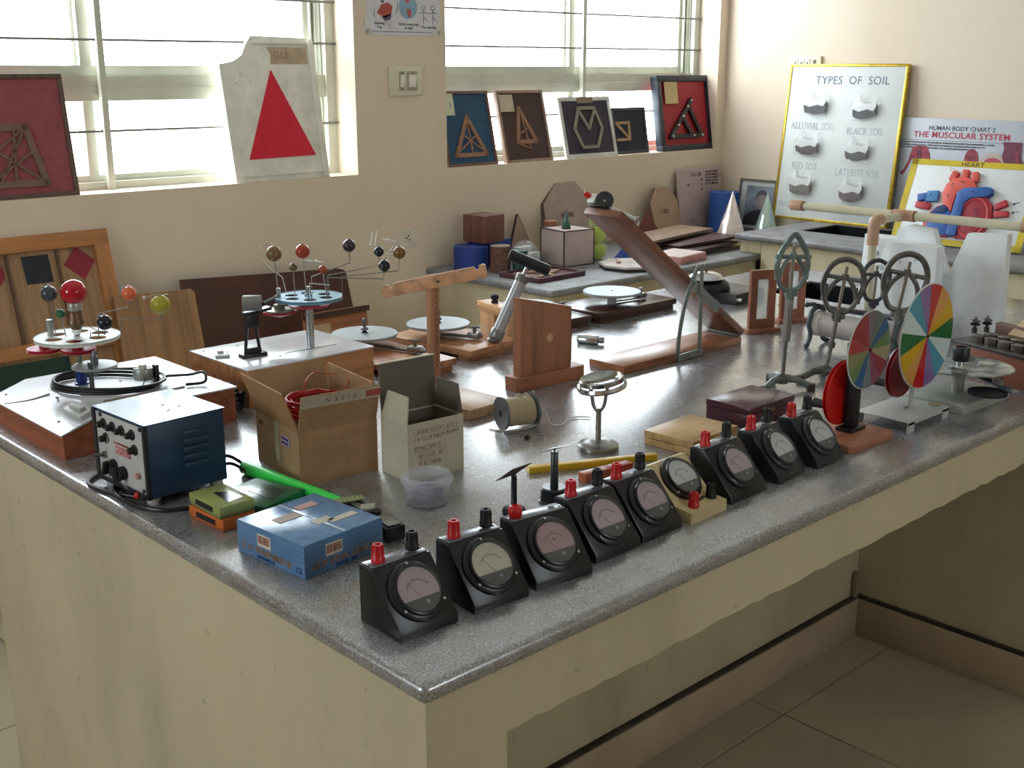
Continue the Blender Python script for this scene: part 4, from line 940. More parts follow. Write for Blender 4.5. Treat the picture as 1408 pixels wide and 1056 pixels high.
# T-handled pump with grey barrel leaning from a wooden clamp block
pu = thing('hand_pump', 'grey barrel hand pump with a black crossbar handle leaning on the board', 'pump', (1.130, 1.118, T + 0.0285))
ax_ = Vector((0.075, -0.043, 0.185)); ax_ = ax_ / ax_.length
def along(s): return tuple(ax_ * s)
o = MB().cyl(along(0.018), along(0.17), 0.0148, n=22).build('barrel', plain('A9ABAC', 0.35, 0.35), pu)
MB().cyl(along(0.012), along(0.034), 0.018, n=22, bev=0.001).build('lower_collar', plain('8B8B89', 0.35, 0.6), o)
MB().cyl(along(0.162), along(0.18), 0.0168, n=22, bev=0.001).build('upper_collar', plain('77756F', 0.4, 0.6), o)
MB().sph((0.002, -0.001, 0.008), 0.0135, 16, 9, (1.5, 1.2, 0.6)).build('pump_foot', plain('7E7A76', 0.35, 0.7), pu)
MB().cyl(along(0.18), along(0.205), 0.005, n=12).build('piston_rod', CHROME, pu)
side = Vector((0.72, -0.60, -0.40)).normalized(); top = ax_ * 0.212
hb = MB().tube([tuple(top + side * s) for s in (-0.053, -0.05, 0.05, 0.053)], [0.011, 0.0142, 0.0142, 0.011], 14).build('cross_handle', BLACK, pu)
cbk = thing('clamp_block', 'pale wooden clamp block with a black knob behind the hand pump', 'clamp', (1.235, 1.20, T), -12)
MB().box((0.0, 0.045, 0.036), (0.035, 0.07, 0.072), bev=0.001).build('upright', WOOD_P['z'], cbk)
MB().box((0.0, -0.045, 0.036), (0.035, 0.03, 0.072), bev=0.001).build('upright', WOOD_P['z'], cbk)
MB().box((0.0, 0.01, 0.083), (0.042, 0.16, 0.022), bev=0.001).build('cross_bar', WOOD_P['y'], cbk)
k = MB(); k.lathe([(0, 0), (0.009, 0), (0.009, 0.006), (0.006, 0.008), (0.0105, 0.012), (0.0105, 0.02), (0.006, 0.023), (0, 0.024)], (0, 0.035, 0.094), 14).build('black_knob', BLACKM, cbk)

# beam balance of wood with notched beam
bb = thing('notched_beam_stand', 'wooden stand with a perforated post and a tilted notched beam', 'balance', (0.800, 0.895, T))
MB().box((-0.035, -0.05, 0.011), (0.115, 0.215, 0.021), rot=(0, 0, 4), bev=0.001).build('base_board', wood('B99068', 'y', 0.4), bb)
ps_ = MB().box((0, 0.05, 0.138), (0.024, 0.014, 0.235), bev=0.0008).build('post', wood('A66A42', 'z', 0.45), bb)
for k in range(14): MB().cyl((0.004, 0.0425, 0.06 + k * 0.0125), (0.004, 0.0422, 0.06 + k * 0.0125), 0.0016, n=8).build('post_hole', plain('4A2A1A', 0.7), ps_)
bl = [(-0.108, -0.014), (0.108, -0.014), (0.111, -0.008), (0.111, 0.012), (0.105, 0.015), (0.097, 0.013), (0.0945, 0.005), (0.091, 0.005), (0.086, 0.013), (0.01, 0.013), (-0.08, 0.013), (-0.085, 0.012), (-0.088, 0.003), (-0.092, 0.003), (-0.096, 0.011), (-0.106, 0.012), (-0.113, 0.004), (-0.113, -0.008)]
MB().prism(bl, 0.009, mat4((0, 0.0425, 0.244), (0, 0, -43)) @ Matrix.Rotation(R(-11.5), 4, 'Y') @ UPRIGHT, bev=0.0005).build('beam', wood('C08458', 'x', 0.45), bb)
MB().cyl((0.003, 0.035, 0.244), (-0.004, 0.028, 0.244), 0.003, n=10).build('pivot_pin', plain('5A4638', 0.5), bb)

# wooden upright with slanting top and a peg
wu = thing('wooden_upright', 'reddish wooden upright panel with slanted top and central dowel on a foot', 'stand', (1.012, 0.838, T), -3)
MB().prism([(-0.078, -0.024), (0.112, -0.024), (0.118, -0.018), (0.118, 0.018), (0.112, 0.024), (-0.078, 0.024), (-0.084, 0.018), (-0.084, -0.018)], 0.03, bev=0.002).build('foot', wood('9C5632', 'x', 0.42), wu)
MB().prism([(-0.066, 0.03), (0.082, 0.03), (0.082, 0.166), (-0.066, 0.202)], 0.026, Matrix.Translation((0, 0.013, 0)) @ UPRIGHT, bev=0.001).build('panel', wood('9A5A38', 'z', 0.42), wu)
k = MB().lathe([(0.009, 0), (0.010, 0.0012), (0.0065, 0.0016), (0.0065, 0.004), (0.004, 0.006), (0, 0.006)], n=20, M=mat4((0.016, -0.0128, 0.105), (90, 0, 0))).build('dowel', wood('B88458', 'z', 0.4), wu)
MB().box((0.0845, 0, 0.075), (0.004, 0.02, 0.07), bev=0.001).build('side_lug', wood('8A4A2A', 'z', 0.45), wu)

# spool of cream cord
so = thing('cord_spool', 'grey flanged spool wound with cream cord', 'spool', (0.755, 0.640, T), -17)
ax2 = mat4((0, 0, 0.0325), (0, 90, 0))
fl1 = plain('5B5E63', 0.35)
for x in (-0.036, 0.031): MB().lathe([(0.006, 0), (0.0325, 0), (0.0325, 0.005), (0.006, 0.005), (0.006, 0)], n=36, M=ax2 @ Matrix.Translation((0, 0, x))).build('flange', fl1, so)
MB().cyl((-0.031, 0, 0.0325), (0.031, 0, 0.0325), 0.0235, n=24).build('core', plain('9A8D74', 0.7), so)
q = []
for k in range(15 * 14):
    a = 2 * math.pi * k / 14; q.append((-0.029 + 0.058 * k / 210, 0.0255 * math.cos(a) * (1 + 0.02 * math.sin(k)), 0.0325 + 0.0255 * math.sin(a) * (1 + 0.02 * math.cos(k * 1.7))))
MB().tube(q, 0.0023, 7).build('winding', plain('C7B594', 0.6), so)
MB().tube(spline([(-0.002, 0, 0.058), (0.004, 0.004, 0.066), (0.01, 0, 0.06), (0.014, 0, 0.064), (0.02, 0.0, 0.066), (0.024, 0, 0.058)]), 0.0019, 6).build('loose_loop', plain('D6CFC0', 0.5), so)
MB().tube(spline([(0.039, 0.01, 0.066), (0.040, 0.0, 0.055), (0.052, -0.02, 0.025), (0.06, -0.028, 0.006), (0.085, -0.028, 0.003), (0.115, 0.0, 0.003), (0.14, 0.0, 0.003), (0.155, -0.012, 0.003)]), [0.0022] * 8 + [0.0018] * 8 + [0.0012] * 27, 6).build('loose_end', plain('CFC9BC', 0.5), so)
MB().tube(spline([(-0.055, 0.01, 0.0015), (-0.04, -0.012, 0.0015), (-0.015, -0.022, 0.002), (0.01, -0.022, 0.003), (0.03, -0.02, 0.006)]), 0.0012, 6).build('loose_end', plain('CFC9BC', 0.5), so)
pe = MB(); pe.cyl((-0.006, 0, 0.0045), (0.001, 0.001, 0.0045), 0.0045, n=12); pe.cyl((0.001, 0.001, 0.0045), (0.008, 0.003, 0.003), 0.0028, n=10)
tag(pe.build('rubber_cap', BLACKM), 'tiny black rubber cap lying in front of the cord spool', 'cap', None, (0.718, 0.572, T), 20)
# chrome cylinder
cy = thing('chrome_cylinder', 'small chrome cylinder lying beyond the wooden upright', 'cylinder', (1.378, 1.03, T), -62)
MB().cyl((-0.03, 0, 0.0115), (0.024, 0, 0.0115), 0.0115, n=24, bev=0.0015).build('barrel', CHROME, cy)
k = MB(); k.cyl((0.024, 0, 0.0115), (0.029, 0, 0.0115), 0.0075, n=16); k.cyl((0.029, 0, 0.0115), (0.038, 0, 0.0115), 0.0085, n=16); k.build('cap', plain('8A8C90', 0.2, 0.9), cy)

# inclined plane
ip = thing('inclined_plane', 'wooden inclined plane with hinged board, steel quadrant brace and pulley', 'apparatus', (1.655, 0.765, T))
WR = wood('A25F36', 'x', 0.30)
MB().box((-0.222, 0.054, 0.0095), (0.447, 0.108, 0.0185), bev=0.001).build('base_board', WR, ip)
ang = 35.2; LP = 0.585
MR = mat4((0.004, 0, 0.021), (0, 0, 0)) @ Matrix.Rotation(R(ang), 4, 'Y')
MB().box((-LP / 2, 0.054, 0.0085), (LP, 0.106, 0.017), bev=0.001).build('inclined_board', wood('7E4A30', 'x', 0.32), ip, MR)
h_ = MB(); h_.cyl((0.0, 0.004, 0.0215), (0.0, 0.104, 0.0215), 0.003, n=10); h_.box((-0.012, 0.054, 0.0195), (0.02, 0.1, 0.0015))
for k in range(5): h_.cyl((-0.014, 0.012 + k * 0.021, 0.0195), (-0.014, 0.012 + k * 0.021, 0.0215), 0.0022, n=8)
h_.build('hinge', plain('9B9C98', 0.35, 0.8), ip)
BR = plain('9BA39E', 0.38, 0.6)
def strip(parent, name, pts, w, th, y, m):
    mb = MB(); P = [Vector((p[0], 0, p[1])) for p in pts]; L, Rr = [], []
    for i, p in enumerate(P):
        d = (P[min(i + 1, len(P) - 1)] - P[max(i - 1, 0)]).normalized(); n = Vector((-d.z, 0, d.x)) * w / 2
        L.append(p + n); Rr.append(p - n)
    poly = [(v.x, v.z) for v in L] + [(v.x, v.z) for v in reversed(Rr)]
    return mb.prism(poly, th, Matrix.Translation((0, y, 0)) @ UPRIGHT).build(name, m, parent)
strip(ip, 'curved_brace', [(v[0], v[1]) for v in spline([(-0.258, 0.006, 0), (-0.252, 0.07, 0), (-0.236, 0.135, 0), (-0.214, 0.185, 0), (-0.190, 0.220, 0)], 5)], 0.012, 0.003, -0.001, BR)
strip(ip, 'straight_brace', [(-0.178, 0.006), (-0.182, 0.225)], 0.012, 0.003, -0.0045, BR)
strip(ip, 'foot_bar', [(-0.262, 0.009), (-0.17, 0.012)], 0.016, 0.003, -0.008, BR)
for (x, y) in ((-0.24, 0.009), (-0.19, 0.012)): MB().cyl((x, -0.0112, y), (x, -0.013, y), 0.003, n=8).build('bolt', STEEL, ip)
pl = MB().box((-0.20, -0.0025, 0.006), (0.125, 0.003, 0.022)).build('board_clip', BR, ip, MR)
MB().box((-0.25, 0.012, 0.0185), (0.022, 0.03, 0.002)).build('board_clip_tab', BR, ip, MR); MB().box((-0.145, 0.012, 0.0185), (0.022, 0.03, 0.002)).build('board_clip_tab', BR, ip, MR)
k = MB(); k.cyl((-0.19, -0.004, 0.150), (-0.19, -0.014, 0.150), 0.006, n=12); k.build('wing_nut', STEEL, ip)
# pulley at the raised end
pm = Matrix(MR) @ Matrix.Translation((-LP + 0.012, 0.06, 0.017))
fr = MB(); fr.box((0.0, 0.012, 0.004), (0.04, 0.05, 0.006), bev=0.001); fr.tube([(0.01, 0.01, 0.006), (0.03, -0.015, 0.012), (0.05, -0.03, 0.006)], 0.006, 8)
fr.build('pulley_bracket', BLACK, ip, pm)
MB().lathe([(0.004, -0.006), (0.02, -0.006), (0.02, -0.003), (0.016, 0), (0.02, 0.003), (0.02, 0.006), (0.004, 0.006), (0.004, -0.006)], n=26, M=pm @ mat4((-0.004, 0.012, 0.024), (0, 90, 50))).build('pulley_wheel', plain('3A3D42', 0.3, 0.4), ip)
MB().box((-0.016, 0.034, 0.018), (0.012, 0.02, 0.022)).build('white_tag', WHITE, ip, pm)
MB().sph((-0.026, 0.045, 0.022), 0.0085, 12, 8, (1.5, 1, 0.8)).build('red_knob', RED, ip, pm)
MB().cyl((0.015, -0.0, 0.012), (0.055, -0.045, 0.012), 0.009, n=14).build('roller', plain('C9CACA', 0.15, 0.7), ip, pm)
MB().tube([(0.058 + 0.008 * math.cos(a), -0.047, 0.012 + 0.011 * math.sin(a)) for a in [i * math.pi / 8 for i in range(16)]], 0.002, 6, True).build('roller_ring', CHROME, ip, pm)

# tilted concave mirror on a stand
ms = thing('mirror_stand', 'round chrome mirror tilted flat on a forked stand with a heavy round base', 'mirror', (0.771, 0.443, T))
MS = plain('94948F', 0.32, 0.75, 0.15)
MB().lathe([(0, 0), (0.0375, 0), (0.0385, 0.003), (0.0375, 0.009), (0.033, 0.0125), (0.02, 0.0145), (0.008, 0.016), (0.005, 0.019), (0.005, 0.078), (0, 0.078)], n=36).build('base', MS, ms)
f_ = MB(); 
for s in (-1, 1): f_.tube(spline([(0, 0, 0.07), (s * 0.007, -s * 0.006, 0.082), (s * 0.010, -s * 0.009, 0.105), (s * 0.012, -s * 0.011, 0.124)]), 0.0034, 8)
f_.build('fork', MS, ms)
MT = mat4((0.004, -0.003, 0.121), (0, 0, -43)) @ rotm(3, -8, 0)
rim = MB().lathe([(0.041, -0.006), (0.0445, -0.006), (0.046, -0.002), (0.044, 0.003), (0.041, 0.003), (0.041, -0.006)], n=44, M=MT).build('rim', CHROME, ms)
MB().lathe([(0, -0.001), (0.02, 0.001), (0.041, 0.006), (0.0405, 0.013), (0.038, 0.0145), (0.035, 0.011), (0.02, 0.006), (0, 0.004)], n=40, M=MT).build('mirror_dish', plain('A9ABA8', 0.12, 0.95, 0.25, 30), ms)

# magnetic needles
n1 = thing('compass_needle', 'small pivoted magnetic needle on a low dark round foot', 'compass', (0.440, 0.317, T))
MB().lathe([(0, 0), (0.018, 0), (0.019, 0.003), (0.017, 0.009), (0.012, 0.012), (0.006, 0.014), (0.0048, 0.016), (0.0044, 0.062), (0.002, 0.064), (0, 0.067)], n=26).build('foot_and_post', plain('2B2D36', 0.28), n1)
dn = Vector((0.0208, -0.0197, 0.0154)).normalized()
u_ = dn; v_ = (Vector((-0.25, -0.3, 1)) - dn * Vector((-0.25, -0.3, 1)).dot(dn)).normalized() * 0.006
mb = MB(); c0 = Vector((0, 0, 0.0685)); nrm = u_.cross(v_.normalized()).normalized() * 0.0004
top_ = [c0 - u_ * 0.033, c0 + v_, c0 + u_ * 0.033, c0 - v_]
vs = [mb.bm.verts.new(p_ + s * nrm) for s in (-1, 1) for p_ in top_]
for f in ((3, 2, 1, 0), (4, 5, 6, 7), (0, 1, 5, 4), (1, 2, 6, 5), (2, 3, 7, 6), (3, 0, 4, 7)): mb.bm.faces.new([vs[i] for i in f])
mb.build('needle', plain('6E5A58', 0.4, 0.5), n1); MB().sph((0, 0, 0.0695), 0.0025, 10, 7).build('needle_cap', plain('4A3A3A', 0.3, 0.6), n1)
n2 = thing('compass_needle', 'taller thick posted needle stand with a pale needle and drum foot', 'compass', (0.524, 0.312, T))
MB().lathe([(0, 0), (0.0255, 0), (0.026, 0.002), (0.0235, 0.004), (0.022, 0.022), (0.019, 0.0245), (0, 0.0245)], n=30).build('drum_foot', plain('23252E', 0.28), n2)
MB().lathe([(0.0068, 0.0245), (0.006, 0.082), (0.0048, 0.0835), (0, 0.0835)], n=18).build('post', plain('33353A', 0.3), n2)
MB().cyl((0, 0, 0.0835), (0, 0, 0.0895), 0.0016, n=10).build('pivot', BLACKM, n2)
MB().tube([(-0.024, 0.022, 0.0795), (0.0, 0.0, 0.0885), (0.022, -0.021, 0.094)], [0.0004, 0.0016, 0.0004], 6).build('needle', plain('D5D8DC', 0.25, 0.5), n2)

yr = MB().prism([(-0.12, -0.008), (0.12, -0.007), (0.12, 0.006), (0.118, 0.007), (-0.12, 0.008)], 0.011, bev=0.0006)
tag(yr.build('yellow_ruler', plain('D2A81E', 0.4, var=0.05)), 'yellow wooden strip lying behind the row of meters', 'strip', None, (0.695, 0.385, T), -26)
bm_ = thing('bar_magnet', 'short red and copper coloured bar lying behind the black meters', 'magnet', (0.672, 0.334, T), -8)
MB().box((-0.026, 0, 0.008), (0.054, 0.02, 0.016), bev=0.001).build('copper_half', plain('B5613C', 0.35), bm_)
MB().box((0.027, 0, 0.008), (0.052, 0.0195, 0.0155), bev=0.001).build('red_half', plain('A8382E', 0.35), bm_)

def hinged_case(name, label, loc, rz, s, col, split, lidh, rough):
    t = thing(name, label, 'box', loc, rz)
    m = wood(col, 'x', rough)
    MB().box((s[0] / 2, s[1] / 2, split / 2), (s[0], s[1], split), bev=0.001).build('base', m, t)
    MB().box((s[0] / 2, s[1] / 2, split + 0.0012 + lidh / 2), (s[0] + 0.0015, s[1] + 0.0015, lidh), bev=0.0012).build('lid', m, t)
    MB().box((s[0] / 2, -0.0006, split), (0.012, 0.0012, 0.008)).build('clasp', plain('9A7A44', 0.35, 0.7), t)
    return t
hinged_case('wooden_case', 'yellowish flat wooden case behind the cream slanted meter', (0.862, 0.297, T), 3, (0.142, 0.108, 0.026), 'B58A48', 0.0125, 0.013, 0.38)
hinged_case('wooden_case', 'maroon lacquered wooden case beside the tall arch clamp', (1.066, 0.320, T), 0, (0.150, 0.104, 0.043), '4E2430', 0.028, 0.013, 0.25)
# ================================================================== right half of the bench
def arch_clamp(label, base_xy, collar, lean, rz, s=1.0, pointed=False, m=None, sleeve=False, feet=True):
    """tripod stand carrying a double arched iron head; the shaft leans by `lean` (x,y) over its height"""
    m = m or plain('6C6963', 0.45, 0.5, 0.25, 40)
    t = thing('arch_clamp', label, 'stand', (base_xy[0], base_xy[1], T), 0, 'arch clamps on tripod stands')
    top = Vector((lean[0], lean[1], collar))
    f = MB(); f.lathe([(0, 0.012), (0.012, 0.012), (0.014, 0.02), (0.009, 0.032), (0, 0.032)], n=14)
    fo = f.build('hub', m, t)
    for k in range(3):
        a = R(rz + 200 + 120 * k)
        e = Vector((math.cos(a), math.sin(a), 0)) * 0.062
        MB().tube([(0, 0, 0.024), tuple(e * 0.5 + Vector((0, 0, 0.022))), tuple(e + Vector((0, 0, 0.009)))], [0.010, 0.008, 0.0075], 8).build('foot_arm', m, fo)
        MB().cyl((e.x, e.y, 0), (e.x, e.y, 0.016), 0.009, n=12, bev=0.001).build('foot_pad', plain('4A3C38', 0.6), fo)
    MB().tube([(0, 0, 0.02), tuple(top * 0.5), tuple(top)], 0.0048, 10).build('shaft', plain('8A8783', 0.35, 0.75), t)
    if sleeve: MB().tube([tuple(top * 0.5), tuple(top * 0.98)], 0.0088, 12).build('sleeve', plain('9A9893', 0.35, 0.7), t)
    else: MB().tube([tuple(top * 0.5), tuple(top * 0.58)], 0.0082, 12).build('sleeve', plain('77746F', 0.4, 0.6), t)
    d = top.normalized(); ex = (Vector((math.cos(R(rz)), math.sin(R(rz)), 0)) - d * d.dot(Vector((math.cos(R(rz)), math.sin(R(rz)), 0)))).normalized()
    P = lambda x, z: tuple(top + ex * x * s + d * z * s)
    h = MB()
    if pointed: arch = [(-0.036, 0.035), (-0.041, 0.062), (-0.032, 0.092), (-0.012, 0.12), (0, 0.13), (0.012, 0.12), (0.032, 0.092), (0.041, 0.062), (0.036, 0.035)]
    else: arch = [(-0.036, 0.032), (-0.043, 0.06), (-0.041, 0.088), (-0.026, 0.112), (0, 0.122), (0.026, 0.112), (0.041, 0.088), (0.043, 0.06), (0.036, 0.032)]
    h.tube(spline([P(*q) for q in arch], 4), 0.0064 * s, 8).build('outer_arch', m, t)
    h = MB(); h.tube(spline([P(*q) for q in ((-0.036, 0.034), (-0.022, 0.01), (0, 0.004), (0.022, 0.01), (0.036, 0.034))], 4), 0.0058 * s, 8)
    for q in (-1, 1): h.cyl(P(q * 0.036, 0.028), P(q * 0.036, 0.042), 0.0075 * s, n=10)
    h.build('yoke', m, t)
    MB().tube(spline([P(*q) for q in ((-0.034, 0.036), (-0.024, 0.062), (0, 0.083), (0.024, 0.062), (0.034, 0.036))], 4), 0.0052 * s, 8).build('inner_arch', m, t)
    c = MB(); c.tube([P(-0.046, 0.082), P(0.046, 0.078)], 0.0048 * s, 8); c.cyl(P(0.0, 0.076), P(0, 0.09), 0.0075 * s, n=10); c.build('cross_bar', m, t)
    MB().tube([P(0, 0), P(0.0, 0.106)], 0.0042 * s, 8).build('centre_rod', plain('8A7E70', 0.4, 0.5), t)
    k = MB(); k.cyl(P(-0.012, -0.004), P(0.016, -0.004), 0.0065 * s, n=10); k.cyl(P(0, -0.016), P(0, 0.008), 0.0098 * s, n=12); k.build('collar', m, t)
    return t
GRN = plain('6E7A74', 0.45, 0.4, 0.15, 40)
arch_clamp('tall upright arch clamp with a pointed greenish head beside the maroon case', (1.370, 0.452), 0.212, (0.004, -0.004), -22, 0.95, True, GRN, True)
arch_clamp('leaning iron arch clamp on a tripod in front of the wire wound cylinder', (1.500, 0.427), 0.150, (0.013, -0.013), -45, 1.0)
arch_clamp('small dark arch clamp between the cylinder and the foam block', (1.866, 0.532), 0.112, (0.003, -0.003), -30, 0.86, m=plain('4A4A4E', 0.45, 0.5, 0.2))
arch_clamp('leaning iron arch clamp half hidden by the large colour disc', (1.668, 0.378), 0.138, (0.015, -0.015), -45, 1.1)

# wire wound cylinder on an iron frame
wy = thing('wound_cylinder', 'pale wire wound cylinder lying on a green iron frame', 'coil', (1.785, 0.42, T))
MB().cyl((0, 0.2, 0.056), (0, -0.02, 0.056), 0.030, n=32).build('winding', plain('A79C98', 0.5, 0.1, 0.12, 8), wy)
MB().cyl((0, 0.215, 0.056), (0, 0.19, 0.056), 0.0315, n=32, bev=0.001).build('end_collar', plain('C9C2B8', 0.5), wy)
for y in (0.212, -0.02):
    fr = MB().tube(spline([(-0.045, y - 0.004, 0.006), (-0.032, y, 0.014), (-0.026, y, 0.035), (-0.036, y, 0.06), (-0.024, y, 0.088), (0, y, 0.096), (0.024, y, 0.088), (0.036, y, 0.06), (0.026, y, 0.035), (0.032, y, 0.014), (0.045, y - 0.004, 0.006)], 4), 0.0062, 8).build('end_frame', plain('4E5C5E', 0.4, 0.4), wy)
    for s in (-1, 1): MB().sph((s * 0.047, y - 0.004, 0.006), 0.0062, 10, 7, (1.6, 1.2, 0.95)).build('foot', plain('4E5C5E', 0.4, 0.4), fr)
MB().box((0, 0.096, 0.1), (0.012, 0.25, 0.012), bev=0.001).build('slider_bar', plain('5A5254', 0.3, 0.6), wy)
k = MB(); k.cyl((-0.01, 0.214, 0.105), (-0.03, 0.224, 0.105), 0.0055, n=10); k.sph((-0.03, 0.224, 0.105), 0.007, 10, 7); k.build('terminal', plain('55605F', 0.35, 0.6), wy)

def sector_disc(parent, name, c, r, secs, start, th, M):
    """colour wheel: every sector is a wedge of its own"""
    root = MB().lathe([(0, 0), (r, 0), (r + 0.0012, 0.0006), (r, th), (0, th)], n=60, M=M).build(name, plain('C9CDC8', 0.4), parent)
    a = start
    for (w, col) in secs:
        n = 7; pts = [(0.002 * math.cos(R(a - w / 2)), 0.002 * math.sin(R(a - w / 2)))] + [(0.985 * r * math.cos(R(a - w * i / n)), 0.985 * r * math.sin(R(a - w * i / n))) for i in range(n + 1)]
        MB().prism(list(reversed(pts)), 0.0005, M @ Matrix.Translation((0, 0, th + 0.0001))).build('sector', plain(col, 0.22, var=0.02), root)
        a -= w
    MB().cyl((0, 0, th), (0, 0, th + 0.004), 0.0032, n=10).build('centre_screw', plain('7A3A30', 0.4, 0.4), root, M)
    return root
seven = 180 / 7
# small muted disc on a black post and wooden base
da = thing('newton_disc', 'smaller muted colour disc on a black post with bright red pulley and wooden base', 'colour disc', (1.150, 0.165, T))
MB().prism([(-0.066, -0.06), (0.066, -0.062), (0.074, -0.054), (0.074, 0.05), (0.068, 0.057), (-0.07, 0.057), (-0.074, 0.05), (-0.074, -0.053)], 0.015, bev=0.0015).build('base', wood('9C5A3C', 'x', 0.4), da)
MB().box((0.02, 0.0, 0.0185), (0.052, 0.034, 0.007), rot=(0, 0, 0), bev=0.001).build('post_foot', BLACK, da)
MB().box((0.024, 0.002, 0.10), (0.022, 0.02, 0.165), bev=0.0015).build('post', BLACKM, da)
MA = mat4((0.040, -0.012, 0.168), (90, 0, 0))
sa = ['9A3A46', '7C6A78', '66776F', '2C5C8C', '5E7A50', '9A9070', '8E3040', '8A4A62', '707A84', '2A6090', '6C8458', '8C8A62', 'A83A40', '9A2E36']
sector_disc(da, 'colour_disc', None, 0.074, [(seven, c) for c in sa], 128, 0.0025, MA)
MB().cyl((0.040, 0.006, 0.168), (0.040, -0.012, 0.168), 0.005, n=10).build('axle', STEEL, da)
pr = MB().lathe([(0, -0.005), (0.060, -0.005), (0.062, -0.003), (0.055, 0.0), (0.062, 0.003), (0.060, 0.005), (0, 0.005)], n=44, M=mat4((0.018, 0.022, 0.083), (90, 0, 0))).build('red_pulley', plain('C81A14', 0.3), da)
MB().cyl((-0.014, 0.027, 0.062), (-0.014, 0.07, 0.062), 0.0075, 0.0095, n=14, bev=0.001).build('crank_handle', BLACKM, pr)
MB().cyl((-0.014, 0.06, 0.062), (-0.014, 0.064, 0.062), 0.0098, n=14).build('handle_ring', CHROME, pr)
# large bright disc on a metal table
db = thing('newton_disc', 'large bright colour disc on a white bent metal plate stand', 'colour disc', (1.347, 0.155, T))
PLT = plain('B9BDB9', 0.4, 0.1, 0.04)
MB().box((0, 0, 0.0215), (0.164, 0.11, 0.0025), bev=0.0005).build('base_plate', PLT, db)
MB().box((0, -0.0545, 0.0185), (0.164, 0.0015, 0.008)).build('front_lip', PLT, db)
for x in (-0.068, 0.068):
    for y in (-0.054, 0.054): MB().box((x, y, 0.0095), (0.026, 0.0025, 0.019)).build('bent_leg', PLT, db)
MB().box((0.018, -0.006, 0.104), (0.014, 0.003, 0.165)).build('post_strip', plain('C9CBC9', 0.35, 0.3), db)
MB().box((0.006, -0.006, 0.0238), (0.036, 0.016, 0.002)).build('post_foot', plain('C9CBC9', 0.35, 0.3), db)
for x in (-0.006, 0.004): MB().cyl((x, -0.006, 0.024), (x, -0.006, 0.0275), 0.003, n=8).build('bolt', STEEL, db)
MBt = mat4((0.034, -0.016, 0.1665), (90, 0, 0))
sb = ['C01E28', 'D89A52', 'D2A81A', '166A34', 'CFE2E0', '4A9EB8', '8A70A8'] * 2
sector_disc(db, 'colour_disc', None, 0.104, [(seven, c) for c in sb], 91, 0.003, MBt)
MB().cyl((0.034, 0.0, 0.1665), (0.034, -0.016, 0.1665), 0.005, n=10).build('axle', STEEL, db)
pr = MB().lathe([(0, -0.006), (0.050, -0.006), (0.052, -0.003), (0.046, 0.0), (0.052, 0.003), (0.050, 0.006), (0, 0.006)], n=40, M=mat4((0.018, 0.022, 0.09), (90, 0, 0))).build('red_pulley', plain('7A1218', 0.3), db)
MB().cyl((-0.012, 0.028, 0.07), (-0.012, 0.075, 0.07), 0.0075, 0.0095, n=14, bev=0.001).build('crank_handle', BLACKM, pr)
MB().cyl((0.07, -0.03, 0.023), (0.07, -0.03, 0.0245), 0.012, n=18).build('stain_ring', plain('9A8A6A', 0.4), db)

# turntable with mottled disc
tt = thing('geared_turntable', 'mottled glassy turntable on a pale metal base with a black hub and side gear', 'turntable', (1.556, 0.146, T))
MB().box((0, 0, 0.0105), (0.19, 0.135, 0.021), rot=(0, 0, -2), bev=0.002).build('base', plain('A9ADA2', 0.45, 0.1, 0.05), tt)
MB().cyl((0, 0, 0.021), (0, 0, 0.074), 0.013, n=20).build('column', plain('B4B6AC', 0.4, 0.1), tt)
m, nt, b = base('mottled_glass', 0.12)
v = coords(nt); nt.links.new(ramp(nt, noise(nt, v, 26, 4), [(0.35, '3C4144'), (0.52, '7C827C'), (0.68, 'B6B8A8')]), b.inputs['Base Color'])
MB().lathe([(0, 0), (0.105, 0), (0.107, 0.001), (0.106, 0.003), (0, 0.003)], n=56, M=mat4((0, 0, 0.0745), (0, 1.5, 0))).build('disc', m, tt)
for (x, y, r_) in ((0.045, -0.035, 0.016), (-0.05, 0.03, 0.012)): MB().cyl((x, y, 0.076), (x, y, 0.0795), r_, n=20).build('pale_spot', plain('C4C4B4', 0.3), tt, mat4((0, 0, 0.0), (0, 0, 0)))
MB().lathe([(0.008, 0), (0.016, 0), (0.0175, 0.003), (0.0175, 0.027), (0.016, 0.029), (0.0115, 0.029), (0.0115, 0.018), (0, 0.018), (0, 0)], (0, 0, 0.086), 26).build('black_hub', plain('1E2024', 0.4), tt)
MB().cyl((0, 0, 0.077), (0, 0, 0.087), 0.008, n=14).build('hub_pin', CHROME, tt)
def gear(parent, name, c, r, th, teeth, m):
    pts = []
    for k in range(teeth * 4):
        rr = r if (k % 4) in (1, 2) else r * 0.94
        pts.append((rr * math.cos(2 * math.pi * k / (teeth * 4)), rr * math.sin(2 * math.pi * k / (teeth * 4))))
    return MB().prism(pts, th, Matrix.Translation(c)).build(name, m, parent)
gear(tt, 'gear', (0.03, -0.012, 0.058), 0.045, 0.005, 34, plain('26262A', 0.5)); gear(tt, 'gear', (-0.055, -0.088, 0.042), 0.038, 0.006, 32, plain('232326', 0.5))
ga = MB().box((-0.006, -0.08, 0.053), (0.15, 0.018, 0.0035), rot=(0, 0, 56)).build('gear_arm', plain('6E7480', 0.3, 0.6), tt)
for d_ in (0.02, 0.042): MB().cyl((0.006 - d_ * 0.56, -0.062 - d_ * 0.83, 0.054), (0.006 - d_ * 0.56, -0.062 - d_ * 0.83, 0.07), 0.0055, n=12).build('arm_stud', STEEL, ga)

